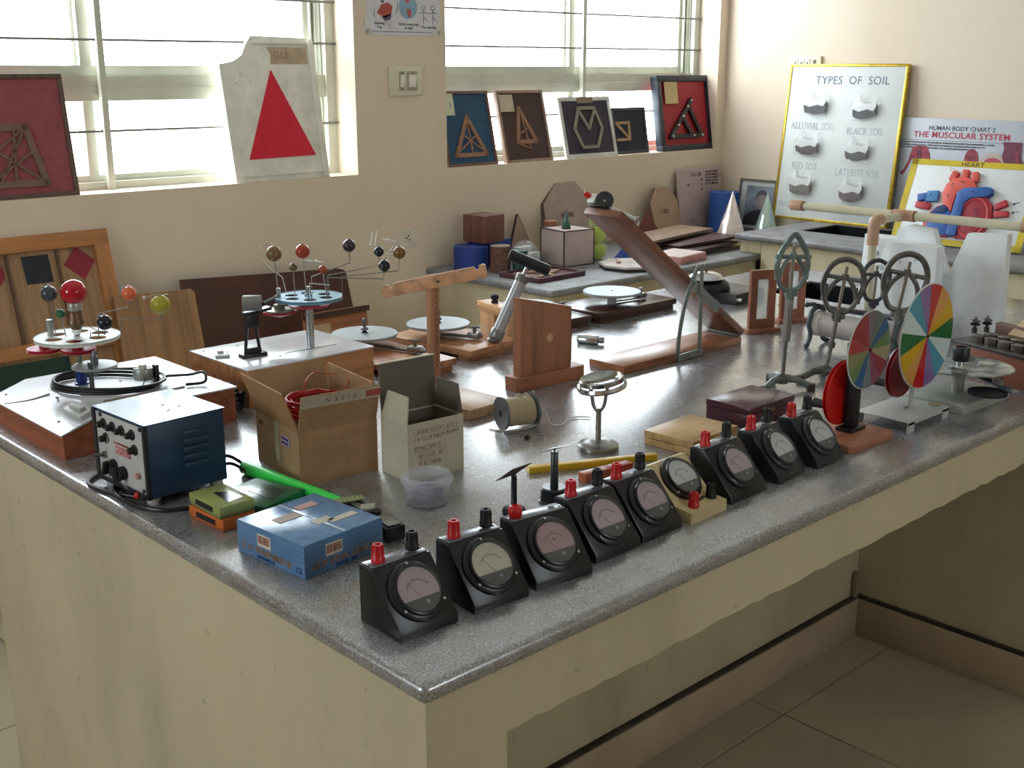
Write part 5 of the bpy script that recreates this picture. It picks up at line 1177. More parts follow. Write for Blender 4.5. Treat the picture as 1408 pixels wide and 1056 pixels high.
# plug resistance box with its lid thrown open
rb = thing('resistance_box', 'wooden plug resistance box with brass blocks and open lid at the right edge', 'box', (1.787, 0.268, T), -106)
MB().box((0.16, 0.068, 0.034), (0.32, 0.136, 0.068), bev=0.0012).build('case', wood('8A4426', 'x', 0.35), rb)
MB().box((0.16, 0.066, 0.0715), (0.335, 0.15, 0.007), bev=0.001).build('ebonite_top', plain('3C3634', 0.3), rb)
for row, y in enumerate((0.022, 0.062)):
    for k in range(8):
        MB().box((0.045 + k * 0.036, y, 0.083), (0.031, 0.017, 0.016), bev=0.0012).build('brass_block', plain('6A6058', 0.28, 0.75), rb)
for (x, y) in ((0.022, 0.03), (0.028, 0.062)):
    MB().lathe([(0, 0), (0.006, 0), (0.006, 0.01), (0.0035, 0.012), (0.0035, 0.016), (0.0105, 0.018), (0.0115, 0.021), (0.007, 0.0235), (0.0115, 0.026), (0.0105, 0.029), (0.004, 0.032), (0.003, 0.037), (0, 0.037)], (x, y, 0.091), 14).build('terminal', plain('5A5658', 0.3, 0.8), rb)
ld = MB().box((0.0, 0, 0), (0.32, 0.13, 0.007), bev=0.001).build('lid', wood('B89A72', 'x', 0.5), rb, mat4((0.215, 0.17, 0.115), (26, 0, 8)))
MB().box((0, 0.0, -0.009), (0.318, 0.125, 0.011)).build('lid_frame', wood('5C3A26', 'x', 0.45), rb, mat4((0.215, 0.17, 0.115), (26, 0, 8)))
MB().box((0.16, 0.122, 0.09), (0.30, 0.02, 0.03), bev=0.001).build('lid_support', wood('6A3E28', 'x', 0.45), rb)

# expanded polystyrene blocks
FOAM = plain('F0F4F6', 0.7, var=0.025, scale=40, bmp=0.25)
fa = MB().prism([(0, 0), (0.19, 0), (0.185, 0.246), (0.004, 0.25)], 0.04, Matrix.Translation((0, 0.04, 0)) @ UPRIGHT, bev=0.002)
o = fa.build('foam_slab', FOAM); tag(o, 'thick white polystyrene slab with bead dents standing behind the arch clamps', 'foam block', None, (1.985, 0.618, T), -90)
for (x, z, r_) in ((0.022, 0.215, 0.008), (0.04, 0.18, 0.007), (0.09, 0.2, 0.004), (0.13, 0.21, 0.004)):
    MB().sph((x, -0.0002, z), r_, 12, 8, (1, 0.25, 1)).build('bead_dent', plain('CDD3D6', 0.7), o)
ot = [(0, 0), (0.40, 0), (0.392, 0.268), (0.292, 0.262), (0.254, 0.165), (0.246, 0.162), (0.2, 0.262), (0.14, 0.268), (0.105, 0.255), (0.1, 0.235), (0.012, 0.235)]
ot = [(x, z * 1.06) for x, z in ot]
tag(MB().prism(ot, 0.028, Matrix.Translation((0, 0.028, 0)) @ UPRIGHT, bev=0.0015).build('foam_slab', FOAM), 'white polystyrene sheet with a V shaped notch in its top edge', 'foam block', None, (2.065, 0.69, T), -90)

# pipe frame of cream PVC
pv = thing('pvc_pipe_frame', 'cream PVC pipe frame with a tee, an elbow and a capped end', 'pipe frame', (1.95, 0.589, T))
PVC = plain('D0C8AC', 0.35, var=0.04); FIT = plain('C49C80', 0.4, var=0.05)
MB().cyl((0, 0, 0), (0, 0, 0.27), 0.0105, n=18).build('post', PVC, pv)
MB().tube(spline([(0, 0, 0.24), (0, 0, 0.285), (0.006, 0, 0.3), (0.03, 0, 0.302)], 5), 0.0145, 14).build('elbow', FIT, pv)
MB().cyl((0.02, 0, 0.302), (0.15, 0, 0.302), 0.0105, n=18).build('link_pipe', PVC, pv)
MB().cyl((0.15, 0.34, 0.302), (0.15, -0.34, 0.302), 0.0115, n=18).build('rail_pipe', PVC, pv)
k = MB(); k.cyl((0.15, 0.03, 0.302), (0.15, -0.03, 0.302), 0.0148, n=18); k.cyl((0.118, 0, 0.302), (0.15, 0, 0.302), 0.0142, n=18); k.build('tee', FIT, pv)
MB().cyl((0.15, 0.345, 0.302), (0.15, 0.305, 0.302), 0.0145, n=18, bev=0.003).build('end_cap', FIT, pv)
MB().tube(spline([(0.15, -0.31, 0.302), (0.15, -0.345, 0.302), (0.15, -0.355, 0.29), (0.15, -0.356, 0.255)], 5), 0.0145, 14).build('elbow', FIT, pv)
MB().cyl((0.15, -0.356, 0), (0.15, -0.356, 0.27), 0.0105, n=18).build('post', PVC, pv)
for y in (0.302, 0.031, -0.031): MB().lathe([(0.0116, -0.0015), (0.0135, -0.0015), (0.0135, 0.0015), (0.0116, 0.0015), (0.0116, -0.0015)], n=18, M=mat4((0.15, y, 0.302), (90, 0, 0))).build('glue_ring', plain('7A4A2E', 0.5), pv)

# plane mirrors in wooden frames
def framed_mirror(label, loc, rz):
    t = thing('framed_mirror', label, 'mirror', loc, rz, 'plane mirrors in wooden frames')
    W_ = wood('8E4A2C', 'z', 0.42)
    MB().box((0, 0, 0.006), (0.096, 0.042, 0.012), bev=0.001).build('foot', W_, t)
    MB().prism([(-0.037, 0.012), (0.037, 0.012), (0.037, 0.166), (-0.037, 0.166)], 0.012, Matrix.Translation((0, 0.006, 0)) @ UPRIGHT, [[(-0.017, 0.036), (-0.017, 0.142), (0.017, 0.142), (0.017, 0.036)]]).build('frame', W_, t)
    MB().box((0, 0.001, 0.089), (0.034, 0.003, 0.106)).build('mirror_glass', clear('EAF4F2', 0.45, 0.08, 'glass_slab'), t)
framed_mirror('wooden framed mirror strip right beside the inclined plane', (1.806, 0.812, T), -26)
framed_mirror('wooden framed mirror strip partly behind the pointed arch clamp', (1.975, 0.830, T), -26)

# electric bell on a black board
be = thing('electric_bell', 'chrome gong electric bell on a black block behind the inclined plane', 'bell', (2.105, 1.14, T), 6)
MB().box((0.02, -0.005, 0.016), (0.17, 0.125, 0.032), bev=0.002).build('block', plain('2A2C30', 0.35), be)
MB().lathe([(0.0, 0.0), (0.058, 0.0), (0.06, 0.006), (0.055, 0.022), (0.04, 0.034), (0, 0.036)], (-0.035, 0.04, 0.032), 32).build('black_dome', BLACK, be)
MB().lathe([(0.052, 0), (0.054, 0.001), (0.046, 0.012), (0.028, 0.019), (0.01, 0.022), (0, 0.022), (0, 0.018), (0.03, 0.014), (0.052, 0)], (-0.055, 0.045, 0.068), 36).build('gong', CHROME, be)
MB().cyl((-0.055, 0.045, 0.088), (-0.055, 0.045, 0.097), 0.0035, n=10).build('gong_nut', plain('5A4A44', 0.4, 0.5), be)
k = MB(); k.cyl((-0.062, -0.068, 0.018), (-0.062, -0.078, 0.018), 0.005, n=10); k.sph((-0.062, -0.08, 0.018), 0.006, 10, 7); k.build('terminal', CHROME, be)
# ================================================================== things on the window counter
def solid_obj(name, label, cat, mb, m, loc, rz=0, rot=None, group=None):
    return tag(mb.build(name, m), label, cat, group, loc, None if rot else rz, rot)
BLUE = plain('1C3A8C', 0.5, var=0.06); DKBLUE = plain('1E4C92', 0.45, var=0.06)
BRW = wood('6A3C2E', 'z', 0.55)
G = 'wooden and plastic geometric solids on the window counter'
def drum(name, label, loc, r, h, m, cap=None, n=36, rz=0):
    t = thing(name, label, 'solid', loc, rz, G)
    MB().lathe([(0, 0), (r, 0), (r, h - 0.001), (r - 0.001, h), (0, h)], n=n).build('side', m, t)
    MB().lathe([(0, 0), (r * 0.97, 0), (r * 0.97, 0.0015), (0, 0.0015)], (0, 0, h), n).build('end_face', cap or m, t)
    return t
def block(name, label, loc, s, m, rz=0, edge=None):
    t = thing(name, label, 'solid', loc, rz, G)
    MB().box((0, 0, s[2] / 2), s, bev=0.001).build('body', m, t)
    if edge:
        e = MB()
        for sx in (-1, 1):
            for sy in (-1, 1): e.box((sx * s[0] / 2, sy * s[1] / 2, s[2] / 2), (0.004, 0.004, s[2] + 0.002))
            for z in (0, s[2]): e.box((sx * s[0] / 2, 0, z if z else 0.002), (0.004, s[1], 0.004))
        for sy in (-1, 1):
            for z in (0, s[2]): e.box((0, sy * s[1] / 2, z if z else 0.002), (s[0], 0.004, 0.004))
        e.build('taped_edges', edge, t)
    return t
def pyramid(name, label, loc, n, r, h, m, rz=0):
    t = thing(name, label, 'solid', loc, rz, G)
    mb = MB(); base_ = [mb.bm.verts.new((x, y, 0)) for x, y in ngon(n, r)]; ap = mb.bm.verts.new((0, 0, h))
    mb.bm.faces.new(list(reversed(base_)))
    for i in range(n): mb.bm.faces.new((base_[i], base_[(i + 1) % n], ap))
    mb.build('faces', m, t, sharp=20 if n < 12 else 60)
    MB().lathe([(0, 0), (r * 1.01, 0), (r * 1.01, 0.002), (0, 0.002)], n=n).build('base_edge', m, t)
    return t
drum('blue_drum', 'royal blue cylinder at the left end of the window counter', (2.225, 2.44, ZW), 0.067, 0.092, BLUE)
block('blue_cuboid', 'royal blue cuboid peeping out behind the brown speckled cylinder', (2.375, 2.50, ZW), (0.13, 0.12, 0.098), BLUE, 8)
block('brown_cube', 'dark brown wooden cube resting on top of the blue solids', (2.315, 2.465, ZW + 0.0995), (0.115, 0.115, 0.105), BRW, 6)
drum('brown_drum', 'brown speckled cylinder between the blue and the green ones', (2.272, 2.325, ZW), 0.039, 0.1, plain('6B4A3E', 0.6, var=0.3, scale=90), plain('8A7A68', 0.6))
drum('green_drum', 'short dark green cylinder beside the brown speckled one', (2.318, 2.262, ZW), 0.029, 0.084, plain('1E4A40', 0.5), plain('5A7A70', 0.5))
# bag of white cubes
bgp = [(2.455, 2.41), (2.497, 2.413), (2.458, 2.362), (2.5, 2.366)]
for i, (x, y) in enumerate(bgp):
    tag(MB().box((0, 0, 0.018), (0.036, 0.036, 0.036), bev=0.004).build('white_cube', plain('D9DAD6', 0.6)), ['white cube at the back left inside the clear bag', 'white cube at the back right inside the clear bag', 'white cube at the front left inside the clear bag', 'white cube at the front right inside the clear bag'][i], 'cube', 'white cubes in the clear bag', (x, y, ZW + 0.012 + (0.02 if i < 2 else 0)), 20 * i)
bag = MB().sph((0, 0, 0), 1, 26, 16)
for v_ in bag.bm.verts:
    v_.co = Vector((v_.co.x * 0.058, v_.co.y * 0.06, max(v_.co.z, -0.55) * 0.06 + 0.033)) * (1 + random.uniform(-0.06, 0.06)); v_.co.z = max(v_.co.z, 0.0005)
for v_ in bag.bm.verts:
    if v_.co.x > 0.05 and v_.co.y < 0: v_.co.x += 0.008; v_.co.z *= 0.55
tag(bag.build('plastic_bag', clear('F0F0F4', 0.16, 0.18, 'bag_film')), 'crumpled clear plastic bag holding white cubes', 'bag', None, (2.463, 2.385, ZW))
# triangular open prism, can, octagon leaning on the wall
tr = thing('triangle_board', 'small pinkish triangular board with dark edges leaning on the far wall', 'board', (2.585, 2.53, ZW), 0, rot=(-8, 0, 0))
MB().prism([(-0.072, 0), (0.072, 0), (0, 0.175)], 0.012, Matrix.Translation((0, 0.012, 0)) @ UPRIGHT).build('panel', plain('A89080', 0.6), tr)
e = MB(); 
for a, b_ in (((-0.072, 0.004), (0, 0.175)), ((0.072, 0.004), (0, 0.175)), ((-0.072, 0.004), (0.072, 0.004))): e.tube([(a[0], 0.006, a[1]), (b_[0], 0.006, b_[1])], 0.0062, 6)
e.build('edge_tape', plain('3C2620', 0.6), tr)
drum('wooden_can', 'slim orange wooden cylinder behind the pale cube', (2.69, 2.47, ZW), 0.028, 0.145, wood('9A5A3A', 'z', 0.5))
def octagon(label, loc, r, col, edge, rz, lean, txt=None, n=8):
    t = thing('octagon_board', label, 'board', loc, rot=(-lean, 0, rz))
    off = math.pi / n
    pts = [(x, z + r * math.cos(off)) for x, z in ngon(n, r, off)]
    MB().prism(pts, 0.014, Matrix.Translation((0, 0.014, 0)) @ UPRIGHT).build('panel', plain(col, 0.6, var=0.05), t)
    MB().prism([(x * 1.012, z * 1.0) for x, z in pts], 0.01, Matrix.Translation((0, 0.015, 0)) @ UPRIGHT).build('edge_band', plain(edge, 0.6), t)
    if txt: scribble('pencil_text', t, Matrix.Translation((0, -0.0004, r * 0.95)) @ UPRIGHT, 0.09, 0.022, plain('6A5048', 0.7), 1, 0.0013, txt)
octagon('large beige octagonal board leaning on the far wall behind the pale cube', (2.905, 2.545, ZW), 0.155, 'A8968A', '5E4A40', 0, 10, 81)
octagon('smaller tan octagonal board leaning on the far wall beside the pink sheet', (3.515, 2.50, ZW), 0.125, 'A88C72', '6A5040', 8, 14, 82)
t = thing('clear_triangle', 'transparent triangular sheet leaning on the far wall behind the raised pulley', 'board', (3.135, 2.55, ZW), rot=(-10, 0, 0))
MB().prism([(-0.13, 0), (0.13, 0), (0.0, 0.185)], 0.003, UPRIGHT).build('sheet', clear('C8C0A8', 0.25, 0.2, 'clear_sheet'), t)
e = MB(); e.tube([(-0.13, 0, 0.002), (0, 0, 0.185)], 0.003, 5); e.tube([(0.13, 0, 0.002), (0, 0, 0.185)], 0.003, 5); e.build('edge_binding', plain('8A7250', 0.6), t)
block('pale_cube', 'large pale pinkish cube with dark taped edges on the window counter', (2.605, 2.29, ZW), (0.15, 0.15, 0.14), plain('B8A6A2', 0.6, var=0.04), -8, plain('4A3430', 0.6))
pyramid('green_cone', 'slim dark green cone standing on the pale cube', (2.592, 2.285, ZW + 0.1425), 20, 0.019, 0.075, plain('2C5048', 0.5))
# balls in a tube
TB = clear('E6F0D0', 0.12, 0.1, 'tube_plastic')
tb = thing('ball_tube', 'clear plastic tube holding yellow green balls beside the pale cube', 'tube', (2.752, 2.262, ZW))
MB().lathe([(0, 0), (0.036, 0), (0.037, 0.003), (0.037, 0.2), (0.035, 0.2), (0.035, 0.003), (0, 0.002)], n=28).build('tube_wall', TB, tb)
for i, nm in enumerate(('lowest', 'middle', 'topmost')):
    tag(MB().sph((0, 0, 0), 0.0335, 20, 13).build('tennis_ball', plain('B4CC2A', 0.8, var=0.05, scale=200)), '%s yellow green ball in the clear tube' % nm, 'ball', 'yellow green balls in the tube', (2.752, 2.262, ZW + 0.0362 + i * 0.067))
pyramid('tan_pyramid', 'tan wooden pyramid next to the tube of balls', (2.84, 2.37, ZW), 4, 0.062, 0.14, wood('A87A50', 'z', 0.5), 20)
pyramid('blue_pyramid', 'low royal blue pyramid behind the flat white octagon', (2.87, 2.19, ZW), 4, 0.066, 0.082, BLUE, 35)
t = thing('flat_octagon', 'flat white topped octagonal plate lying on the window counter', 'plate', (2.705, 2.045, ZW), 12)
MB().prism(ngon(8, 0.122, 0.39), 0.012, Matrix.Translation((0, 0, 0.0))).build('dark_underside', BLACKM, t)
MB().prism(ngon(8, 0.124, 0.39), 0.008, Matrix.Translation((0, 0, 0.012))).build('top_face', plain('C4B8B0', 0.5), t)
MB().box((0, 0, 0.0203), (0.2, 0.0012, 0.0006), rot=(0, 0, 30)).build('pencil_line', plain('7A6A60', 0.6), t); MB().box((0, 0, 0.0203), (0.2, 0.0012, 0.0006), rot=(0, 0, 100)).build('pencil_line', plain('7A6A60', 0.6), t)
tag(MB().box((0, 0, 0.004), (0.085, 0.014, 0.008), bev=0.001).build('wood_stick', wood('9A7A68', 'x', 0.5)), 'short flat wooden stick lying on the white octagon', 'stick', None, (2.685, 2.09, ZW + 0.021), 45)
# flat frame with wooden struts
t = thing('strut_frame', 'maroon edged tray frame with wooden struts lying flat in front of the cube', 'frame', (2.322, 2.145, ZW), 2)
MAR = plain('54303A', 0.5)
MB().box((0, 0, 0.004), (0.235, 0.185, 0.008)).build('backing', plain('5A3A40', 0.7), t)
for (c, s) in (((0, 0.0975), (0.255, 0.01)), ((0, -0.0975), (0.255, 0.01)), ((0.1225, 0), (0.01, 0.185)), ((-0.1225, 0), (0.01, 0.185))): MB().box((c[0], c[1], 0.009), (s[0], s[1], 0.018), bev=0.001).build('frame_rail', MAR, t)
for (p, q) in (((-0.09, -0.06), (0.09, 0.0)), ((-0.09, 0.06), (0.09, 0.0)), ((-0.09, -0.06), (-0.09, 0.06)), ((-0.02, -0.075), (0.02, 0.075))):
    d_ = Vector((q[0] - p[0], q[1] - p[1])); MB().box(((p[0] + q[0]) / 2, (p[1] + q[1]) / 2, 0.0125), (d_.length, 0.014, 0.008), rot=(0, 0, math.degrees(math.atan2(d_.y, d_.x)))).build('strut', wood('9A7458', 'x', 0.5), t)
pyramid('brown_pyramid', 'dark reddish brown pyramid left of the tan octagon', (3.30, 2.46, ZW), 4, 0.07, 0.155, plain('6A382E', 0.55), 25)
# pink lettered sheet
t = thing('lettered_sheet', 'tall pinkish card with handwritten notes leaning in the room corner', 'board', (3.80, 2.535, ZW), rot=(-6, 0, 0))
MB().box((0, 0.006, 0.148), (0.335, 0.012, 0.296), bev=0.001).build('card', plain('B29C9A', 0.6, var=0.04), t)
IK = plain('4A3A44', 0.7)
scribble('handwriting', t, Matrix.Translation((-0.03, -0.0003, 0.268)) @ UPRIGHT, 0.075, 0.018, IK, 1, 0.0012, 41)
for i in range(5): scribble('handwriting', t, Matrix.Translation((0.09, -0.0003, 0.275 - i * 0.014)) @ UPRIGHT, 0.1, 0.009, IK, 3, 0.0009, 50 + i)
for i in range(3): scribble('handwriting', t, Matrix.Translation((0.012, -0.0003, 0.24 - i * 0.022)) @ UPRIGHT, 0.018, 0.012, IK, 1, 0.0009, 60 + i)
scribble('handwriting', t, Matrix.Translation((-0.09, -0.0003, 0.22)) @ UPRIGHT, 0.02, 0.012, IK, 1, 0.0009, 66)
scribble('handwriting', t, Matrix.Translation((-0.06, -0.0003, 0.05)) @ UPRIGHT, 0.05, 0.02, plain('8A7478', 0.7), 1, 0.0012, 67)
drum('blue_drum', 'tall medium blue cylinder in the corner behind the silver cone', (3.85, 2.452, ZW), 0.072, 0.185, DKBLUE)
SILV = plain('D2C4BC', 0.22, 0.55, 0.12, 14)
pyramid('silver_cone', 'shiny silver pink foil cone on a golden base near the corner', (3.508, 2.155, ZW + 0.013), 30, 0.072, 0.225, SILV)
tag(MB().box((0, 0, 0.006), (0.16, 0.15, 0.012), bev=0.001).build('golden_base', plain('B09048', 0.35, 0.4, 0.15)), 'golden foil covered square base under the silver cone', 'base', None, (3.508, 2.155, ZW), 10)
pyramid('foil_cone', 'greenish silver foil cone in front of the portrait behind the side counter', (3.84, 2.20, ZW), 30, 0.062, 0.205, plain('A9BDB4', 0.15, 0.5, 0.1, 12))
# stacked boards
for i, (x, y, z, sx, sy, rz, ry, col, lbl) in enumerate(((3.25, 2.16, 0.0, 0.36, 0.2, -4, 0, '6E5A50', 'lowest brown board of the stack beside the pink slab'), (3.24, 2.14, 0.013, 0.34, 0.2, 5, -1.5, '3C2428', 'dark maroon board second from the bottom of the stack'),
        (3.27, 2.17, 0.030, 0.34, 0.18, -10, -3, '4A2A2A', 'dark maroon board third in the stack of boards'), (3.22, 2.28, 0.05, 0.42, 0.18, 2, -2, '8E7460', 'topmost long tan board of the stack of boards'))):
    t = thing('flat_board', lbl, 'board', (x, y, ZW + z + (0.006 if ry else 0)), rot=(0, ry, rz), group='boards stacked on the window counter')
    MB().box((0, 0, 0.006), (sx, sy, 0.010), bev=0.001).build('panel', plain(col, 0.55, var=0.08), t)
    MB().box((0, -sy / 2, 0.006), (sx, 0.004, 0.0115)).build('edge_strip', plain(shade_hex(col, 0.8), 0.5), t)
t = thing('pink_slab', 'pale pink foam slab lying in front of the stacked boards', 'slab', (2.985, 2.035, ZW), 8)
MB().box((0, 0, 0.015), (0.2, 0.155, 0.03), bev=0.003).build('body', plain('C48A84', 0.6), t); MB().box((0, 0, 0.0305), (0.19, 0.146, 0.002), bev=0.0005).build('top_sheet', plain('D8C4C0', 0.5), t)

# ================================================================== right wall: portrait, soil board, charts
pt = thing('portrait_picture', 'framed grey portrait of a head and shoulders leaning on the right wall in the corner', 'picture', (3.965, 2.36, ZW + 0.002), rot=(-8, 0, -90))
MB().box((0, 0.006, 0.118), (0.20, 0.012, 0.236)).build('print', plain('C2C4C4', 0.3), pt)
MB().box((0.012, -0.0006, 0.115), (0.15, 0.001, 0.19)).build('backdrop', plain('7E8894', 0.3, var=0.25, scale=14), pt)
flat(pt, 'shoulders', [(-0.065, 0.022), (0.085, 0.022), (0.085, 0.075), (0.06, 0.095), (0.02, 0.1), (-0.03, 0.085), (-0.06, 0.06)], plain('2E2A30', 0.5), y=-0.0012)
flat(pt, 'face', [(0.028 + x * 0.8, 0.142 + z) for x, z in ngon(16, 0.038)], plain('8E7E7C', 0.5), y=-0.0022)
flat(pt, 'hair', [(-0.005, 0.14), (0.0, 0.175), (0.02, 0.192), (0.045, 0.19), (0.066, 0.165), (0.068, 0.13), (0.056, 0.16), (0.03, 0.172), (0.008, 0.16)], plain('54525A', 0.5), y=-0.0032)
e = MB()
for (c, s) in (((0, 0.236), (0.21, 0.01)), ((0, 0.004), (0.21, 0.01)), ((-0.1, 0.12), (0.01, 0.235)), ((0.1, 0.12), (0.01, 0.235))): e.box((c[0], -0.001, c[1]), (s[0], 0.012, s[1]))
e.build('frame', plain('6A6258', 0.4), pt)

sbd = thing('soil_board', 'white board of soil samples in clear packets titled types of soil, gold edged', 'board', (3.915, 1.925, T), rot=(-6.5, 0, -90))
SW, SH = 0.575, 0.695
MB().box((0, 0.008, SH / 2), (SW, 0.016, SH), bev=0.001).build('board', plain('D9DCDA', 0.5, var=0.025, scale=6), sbd)
GOLD = plain('C7A83C', 0.28, 0.65, 0.15, 60)
for (c, s) in (((0, SH - 0.004), (SW + 0.006, 0.012)), ((0, 0.006), (SW + 0.006, 0.012)), ((-SW / 2, SH / 2), (0.012, SH)), ((SW / 2, SH / 2), (0.012, SH))): MB().box((c[0], 0.0075, c[1]), (s[0], 0.021, s[1]), bev=0.001).build('gold_edging', GOLD, sbd)
TX = plain('7C8A94', 0.6); TXF = plain('B9C1C4', 0.6)
def btext(s, x, z, size, m, sx=1.0, parent=None, y=-0.0006, sp=1.05, bold=0.0): return text('lettering', s, size, m, parent, Matrix.Translation((x, y, z)) @ UPRIGHT, sx=sx, spacing=sp, bold=bold)
btext('TYPES  OF  SOIL', 0.03, 0.625, 0.05, plain('5E7A84', 0.6), 0.98, sbd)
PKT = clear('F4F6F8', 0.12, 0.15, 'packet_film')
rows = [(-0.135, 0.505, '2A2726', 'ALLUVIAL SOIL'), (0.115, 0.49, '242326', 'BLACK SOIL'), (-0.15, 0.325, '4A2A26', 'RED SOIL'), (0.105, 0.31, '3A302C', 'LATERITE SOIL'), (-0.16, 0.15, '6E6152', 'MOUNTAIN SOIL'), (0.10, 0.135, '5E4640', 'DESERT SOIL')]
for i, (x, z, col, s_) in enumerate(rows):
    pk = MB(); n = 12
    so_ = MB().sph((0, 0, 0), 1, 18, 12)
    for v_ in so_.bm.verts:
        v_.co = Vector((max(-1, min(1, v_.co.x * 1.35)) * 0.055, v_.co.y * 0.010 - 0.0105, max(-1, min(1, v_.co.z * 1.3)) * (0.026 if i < 4 else 0.03)))
        v_.co.z += 0.3 * max(0, v_.co.x) * (1 if i % 2 else 0.4) + random.uniform(-0.004, 0.004); v_.co.x += random.uniform(-0.004, 0.004) - 0.25 * min(0, v_.co.z)
    so2 = so_.build('soil_sample', plain(col, 0.9, var=0.25, scale=120), sbd, mat4((x, 0, z), (0, 3, 0)))
    fm = MB().prism([(-0.062, -0.036), (0.062, -0.036), (0.064, 0.04), (0.052, 0.07), (0.045, 0.046), (-0.02, 0.048), (-0.03, 0.075), (-0.045, 0.044), (-0.064, 0.03)], 0.023, Matrix.Translation((0, -0.0006, 0)) @ UPRIGHT)
    fm.build('packet', PKT, so2, mat4((x, 0, z), (0, 3, 0)))
    cr = MB().prism([(-0.06, 0.012), (-0.02, 0.0), (0.02, 0.014), (0.05, 0.008), (0.06, 0.03), (0.05, 0.066), (0.042, 0.04), (0.01, 0.034), (-0.018, 0.04), (-0.03, 0.072), (-0.042, 0.038)], 0.002, Matrix.Translation((0, -0.0225, 0)) @ UPRIGHT)
    cr.build('crinkled_top', clear('FFFFFF', 0.5, 0.12, 'crinkled_film'), so2, mat4((x, 0, z), (0, 3, 0)))
    btext(s_, x + (0.01 if i % 2 else -0.005), z - 0.082, 0.046 if i < 4 else 0.038, TXF, 0.7, sbd)

mc = thing('muscle_chart', 'human body muscular system chart leaning on the right wall', 'chart', (3.965, 1.375, T), rot=(-3.5, 0, -90))
MW, MH = 0.66, 0.472
MB().box((0, 0.003, MH / 2), (MW, 0.006, MH), bev=0.0005).build('chart_sheet', plain('BFC3CC', 0.4, var=0.02), mc)
btext('HUMAN BODY CHART 2', 0.0, MH - 0.040, 0.025, plain('4A4E58', 0.5), 1.0, mc, bold=0.0003)
btext('THE MUSCULAR SYSTEM', 0.0, MH - 0.068, 0.034, plain('B8304A', 0.5), 1.08, mc, bold=0.0006)
MB().box((0, -0.0006, MH - 0.09), (0.58, 0.0008, 0.0018)).build('rule_line', plain('6A6E78', 0.5), mc)
for i in range(3): scribble('small_print', mc, Matrix.Translation((-0.06 - 0.02 * i, -0.0006, MH - 0.1 - i * 0.011)) @ UPRIGHT, 0.42 - 0.04 * i, 0.006, plain('6A6E78', 0.5), 6, 0.0007, 70 + i)
MUS = plain('9A3446', 0.5, var=0.25, scale=60); MUS2 = plain('6E2A3E', 0.5, var=0.2, scale=60)
def upflat(p_, n_, poly, m_, y): return flat(p_, n_, [(a * 0.96, b_ + 0.026) for a, b_ in poly], m_, y)
upflat(mc, 'back_muscles', [(-0.265, 0.215), (-0.245, 0.23), (-0.228, 0.27), (-0.215, 0.325), (-0.185, 0.333), (-0.15, 0.33), (-0.13, 0.3), (-0.12, 0.235), (-0.135, 0.235), (-0.15, 0.275), (-0.16, 0.23), (-0.2, 0.23), (-0.21, 0.28), (-0.23, 0.235), (-0.25, 0.205)], MUS, y=-0.0006)
upflat(mc, 'spine', [(-0.19, 0.232), (-0.172, 0.232), (-0.172, 0.328), (-0.188, 0.328)], MUS2, y=-0.0016)
upflat(mc, 'face_muscles', [(0.06 + x * 0.72, 0.285 + z) for x, z in ngon(16, 0.044)], MUS, y=-0.0006)
for (x, z) in ((0.048, 0.295), (0.072, 0.295), (0.06, 0.265)): upflat(mc, 'face_feature', [(x + a * 1.4, z + b_) for a, b_ in ngon(8, 0.006)], MUS2, y=-0.0016)
upflat(mc, 'skull_section', [(0.155 + x, 0.26 + z) for x, z in ngon(18, 0.058, 0, 1.05, 1)], plain('C2B2A6', 0.5), y=-0.0006)
upflat(mc, 'brain', [(0.155 + x, 0.265 + z) for x, z in ngon(16, 0.038, 0, 1.15, 0.85)], plain('B8485A', 0.5), y=-0.0016)
upflat(mc, 'profile_head', [(0.19, 0.362), (0.27, 0.362), (0.275, 0.3), (0.31, 0.24), (0.32, 0.225), (0.24, 0.225), (0.24, 0.255), (0.215, 0.262), (0.2, 0.285), (0.192, 0.305), (0.198, 0.335)], MUS2, y=-0.0024)
upflat(mc, 'neck_muscle', [(0.25, 0.345), (0.262, 0.3), (0.29, 0.25), (0.26, 0.24), (0.25, 0.28)], MUS, y=-0.0034)

hb = thing('heart_model_board', 'white board with yellow border carrying a red and blue heart relief', 'model', (3.60, 1.175, T + 0.007), rot=(-24, 0, -88))
HW, HH = 0.52, 0.345
MB().box((0, 0.008, HH / 2), (HW, 0.016, HH), bev=0.001).build('board', plain('DDE0E0', 0.5, var=0.02), hb)
YB = plain('CDB52A', 0.4, var=0.06)
for (c, s) in (((0, HH - 0.012), (HW, 0.024)), ((0, 0.012), (HW, 0.024)), ((-HW / 2 + 0.013, HH / 2), (0.026, HH)), ((HW / 2 - 0.013, HH / 2), (0.026, HH))): MB().box((c[0], 0.0035, c[1]), (s[0], 0.009, s[1])).build('yellow_border', YB, hb)
btext('HEART', -0.01, HH - 0.014, 0.026, plain('2E3420', 0.6), 1.1, hb, y=-0.0014)
CO = plain('D8584A', 0.5, var=0.05); RD = plain('B83440', 0.5, var=0.06); BL = plain('2A5CA4', 0.5, var=0.06); BLL = plain('4A86C0', 0.5); DB = plain('1B2D66', 0.5)
def relief(name, poly, d, m, y=0.0): return MB().prism(poly, d, Matrix.Translation((0, y, 0)) @ UPRIGHT, bev=min(0.002, d * 0.3)).build(name, m, hb)
relief('left_heart_wall', [(0.0, 0.03), (0.07, 0.03), (0.11, 0.07), (0.125, 0.12), (0.115, 0.17), (0.085, 0.2), (0.04, 0.205), (0.0, 0.19)], 0.018, RD)
relief('left_chamber', [(0.01, 0.04), (0.065, 0.045), (0.098, 0.08), (0.108, 0.12), (0.098, 0.162), (0.075, 0.185), (0.04, 0.188), (0.01, 0.18)], 0.003, plain('A02838', 0.5), -0.018)
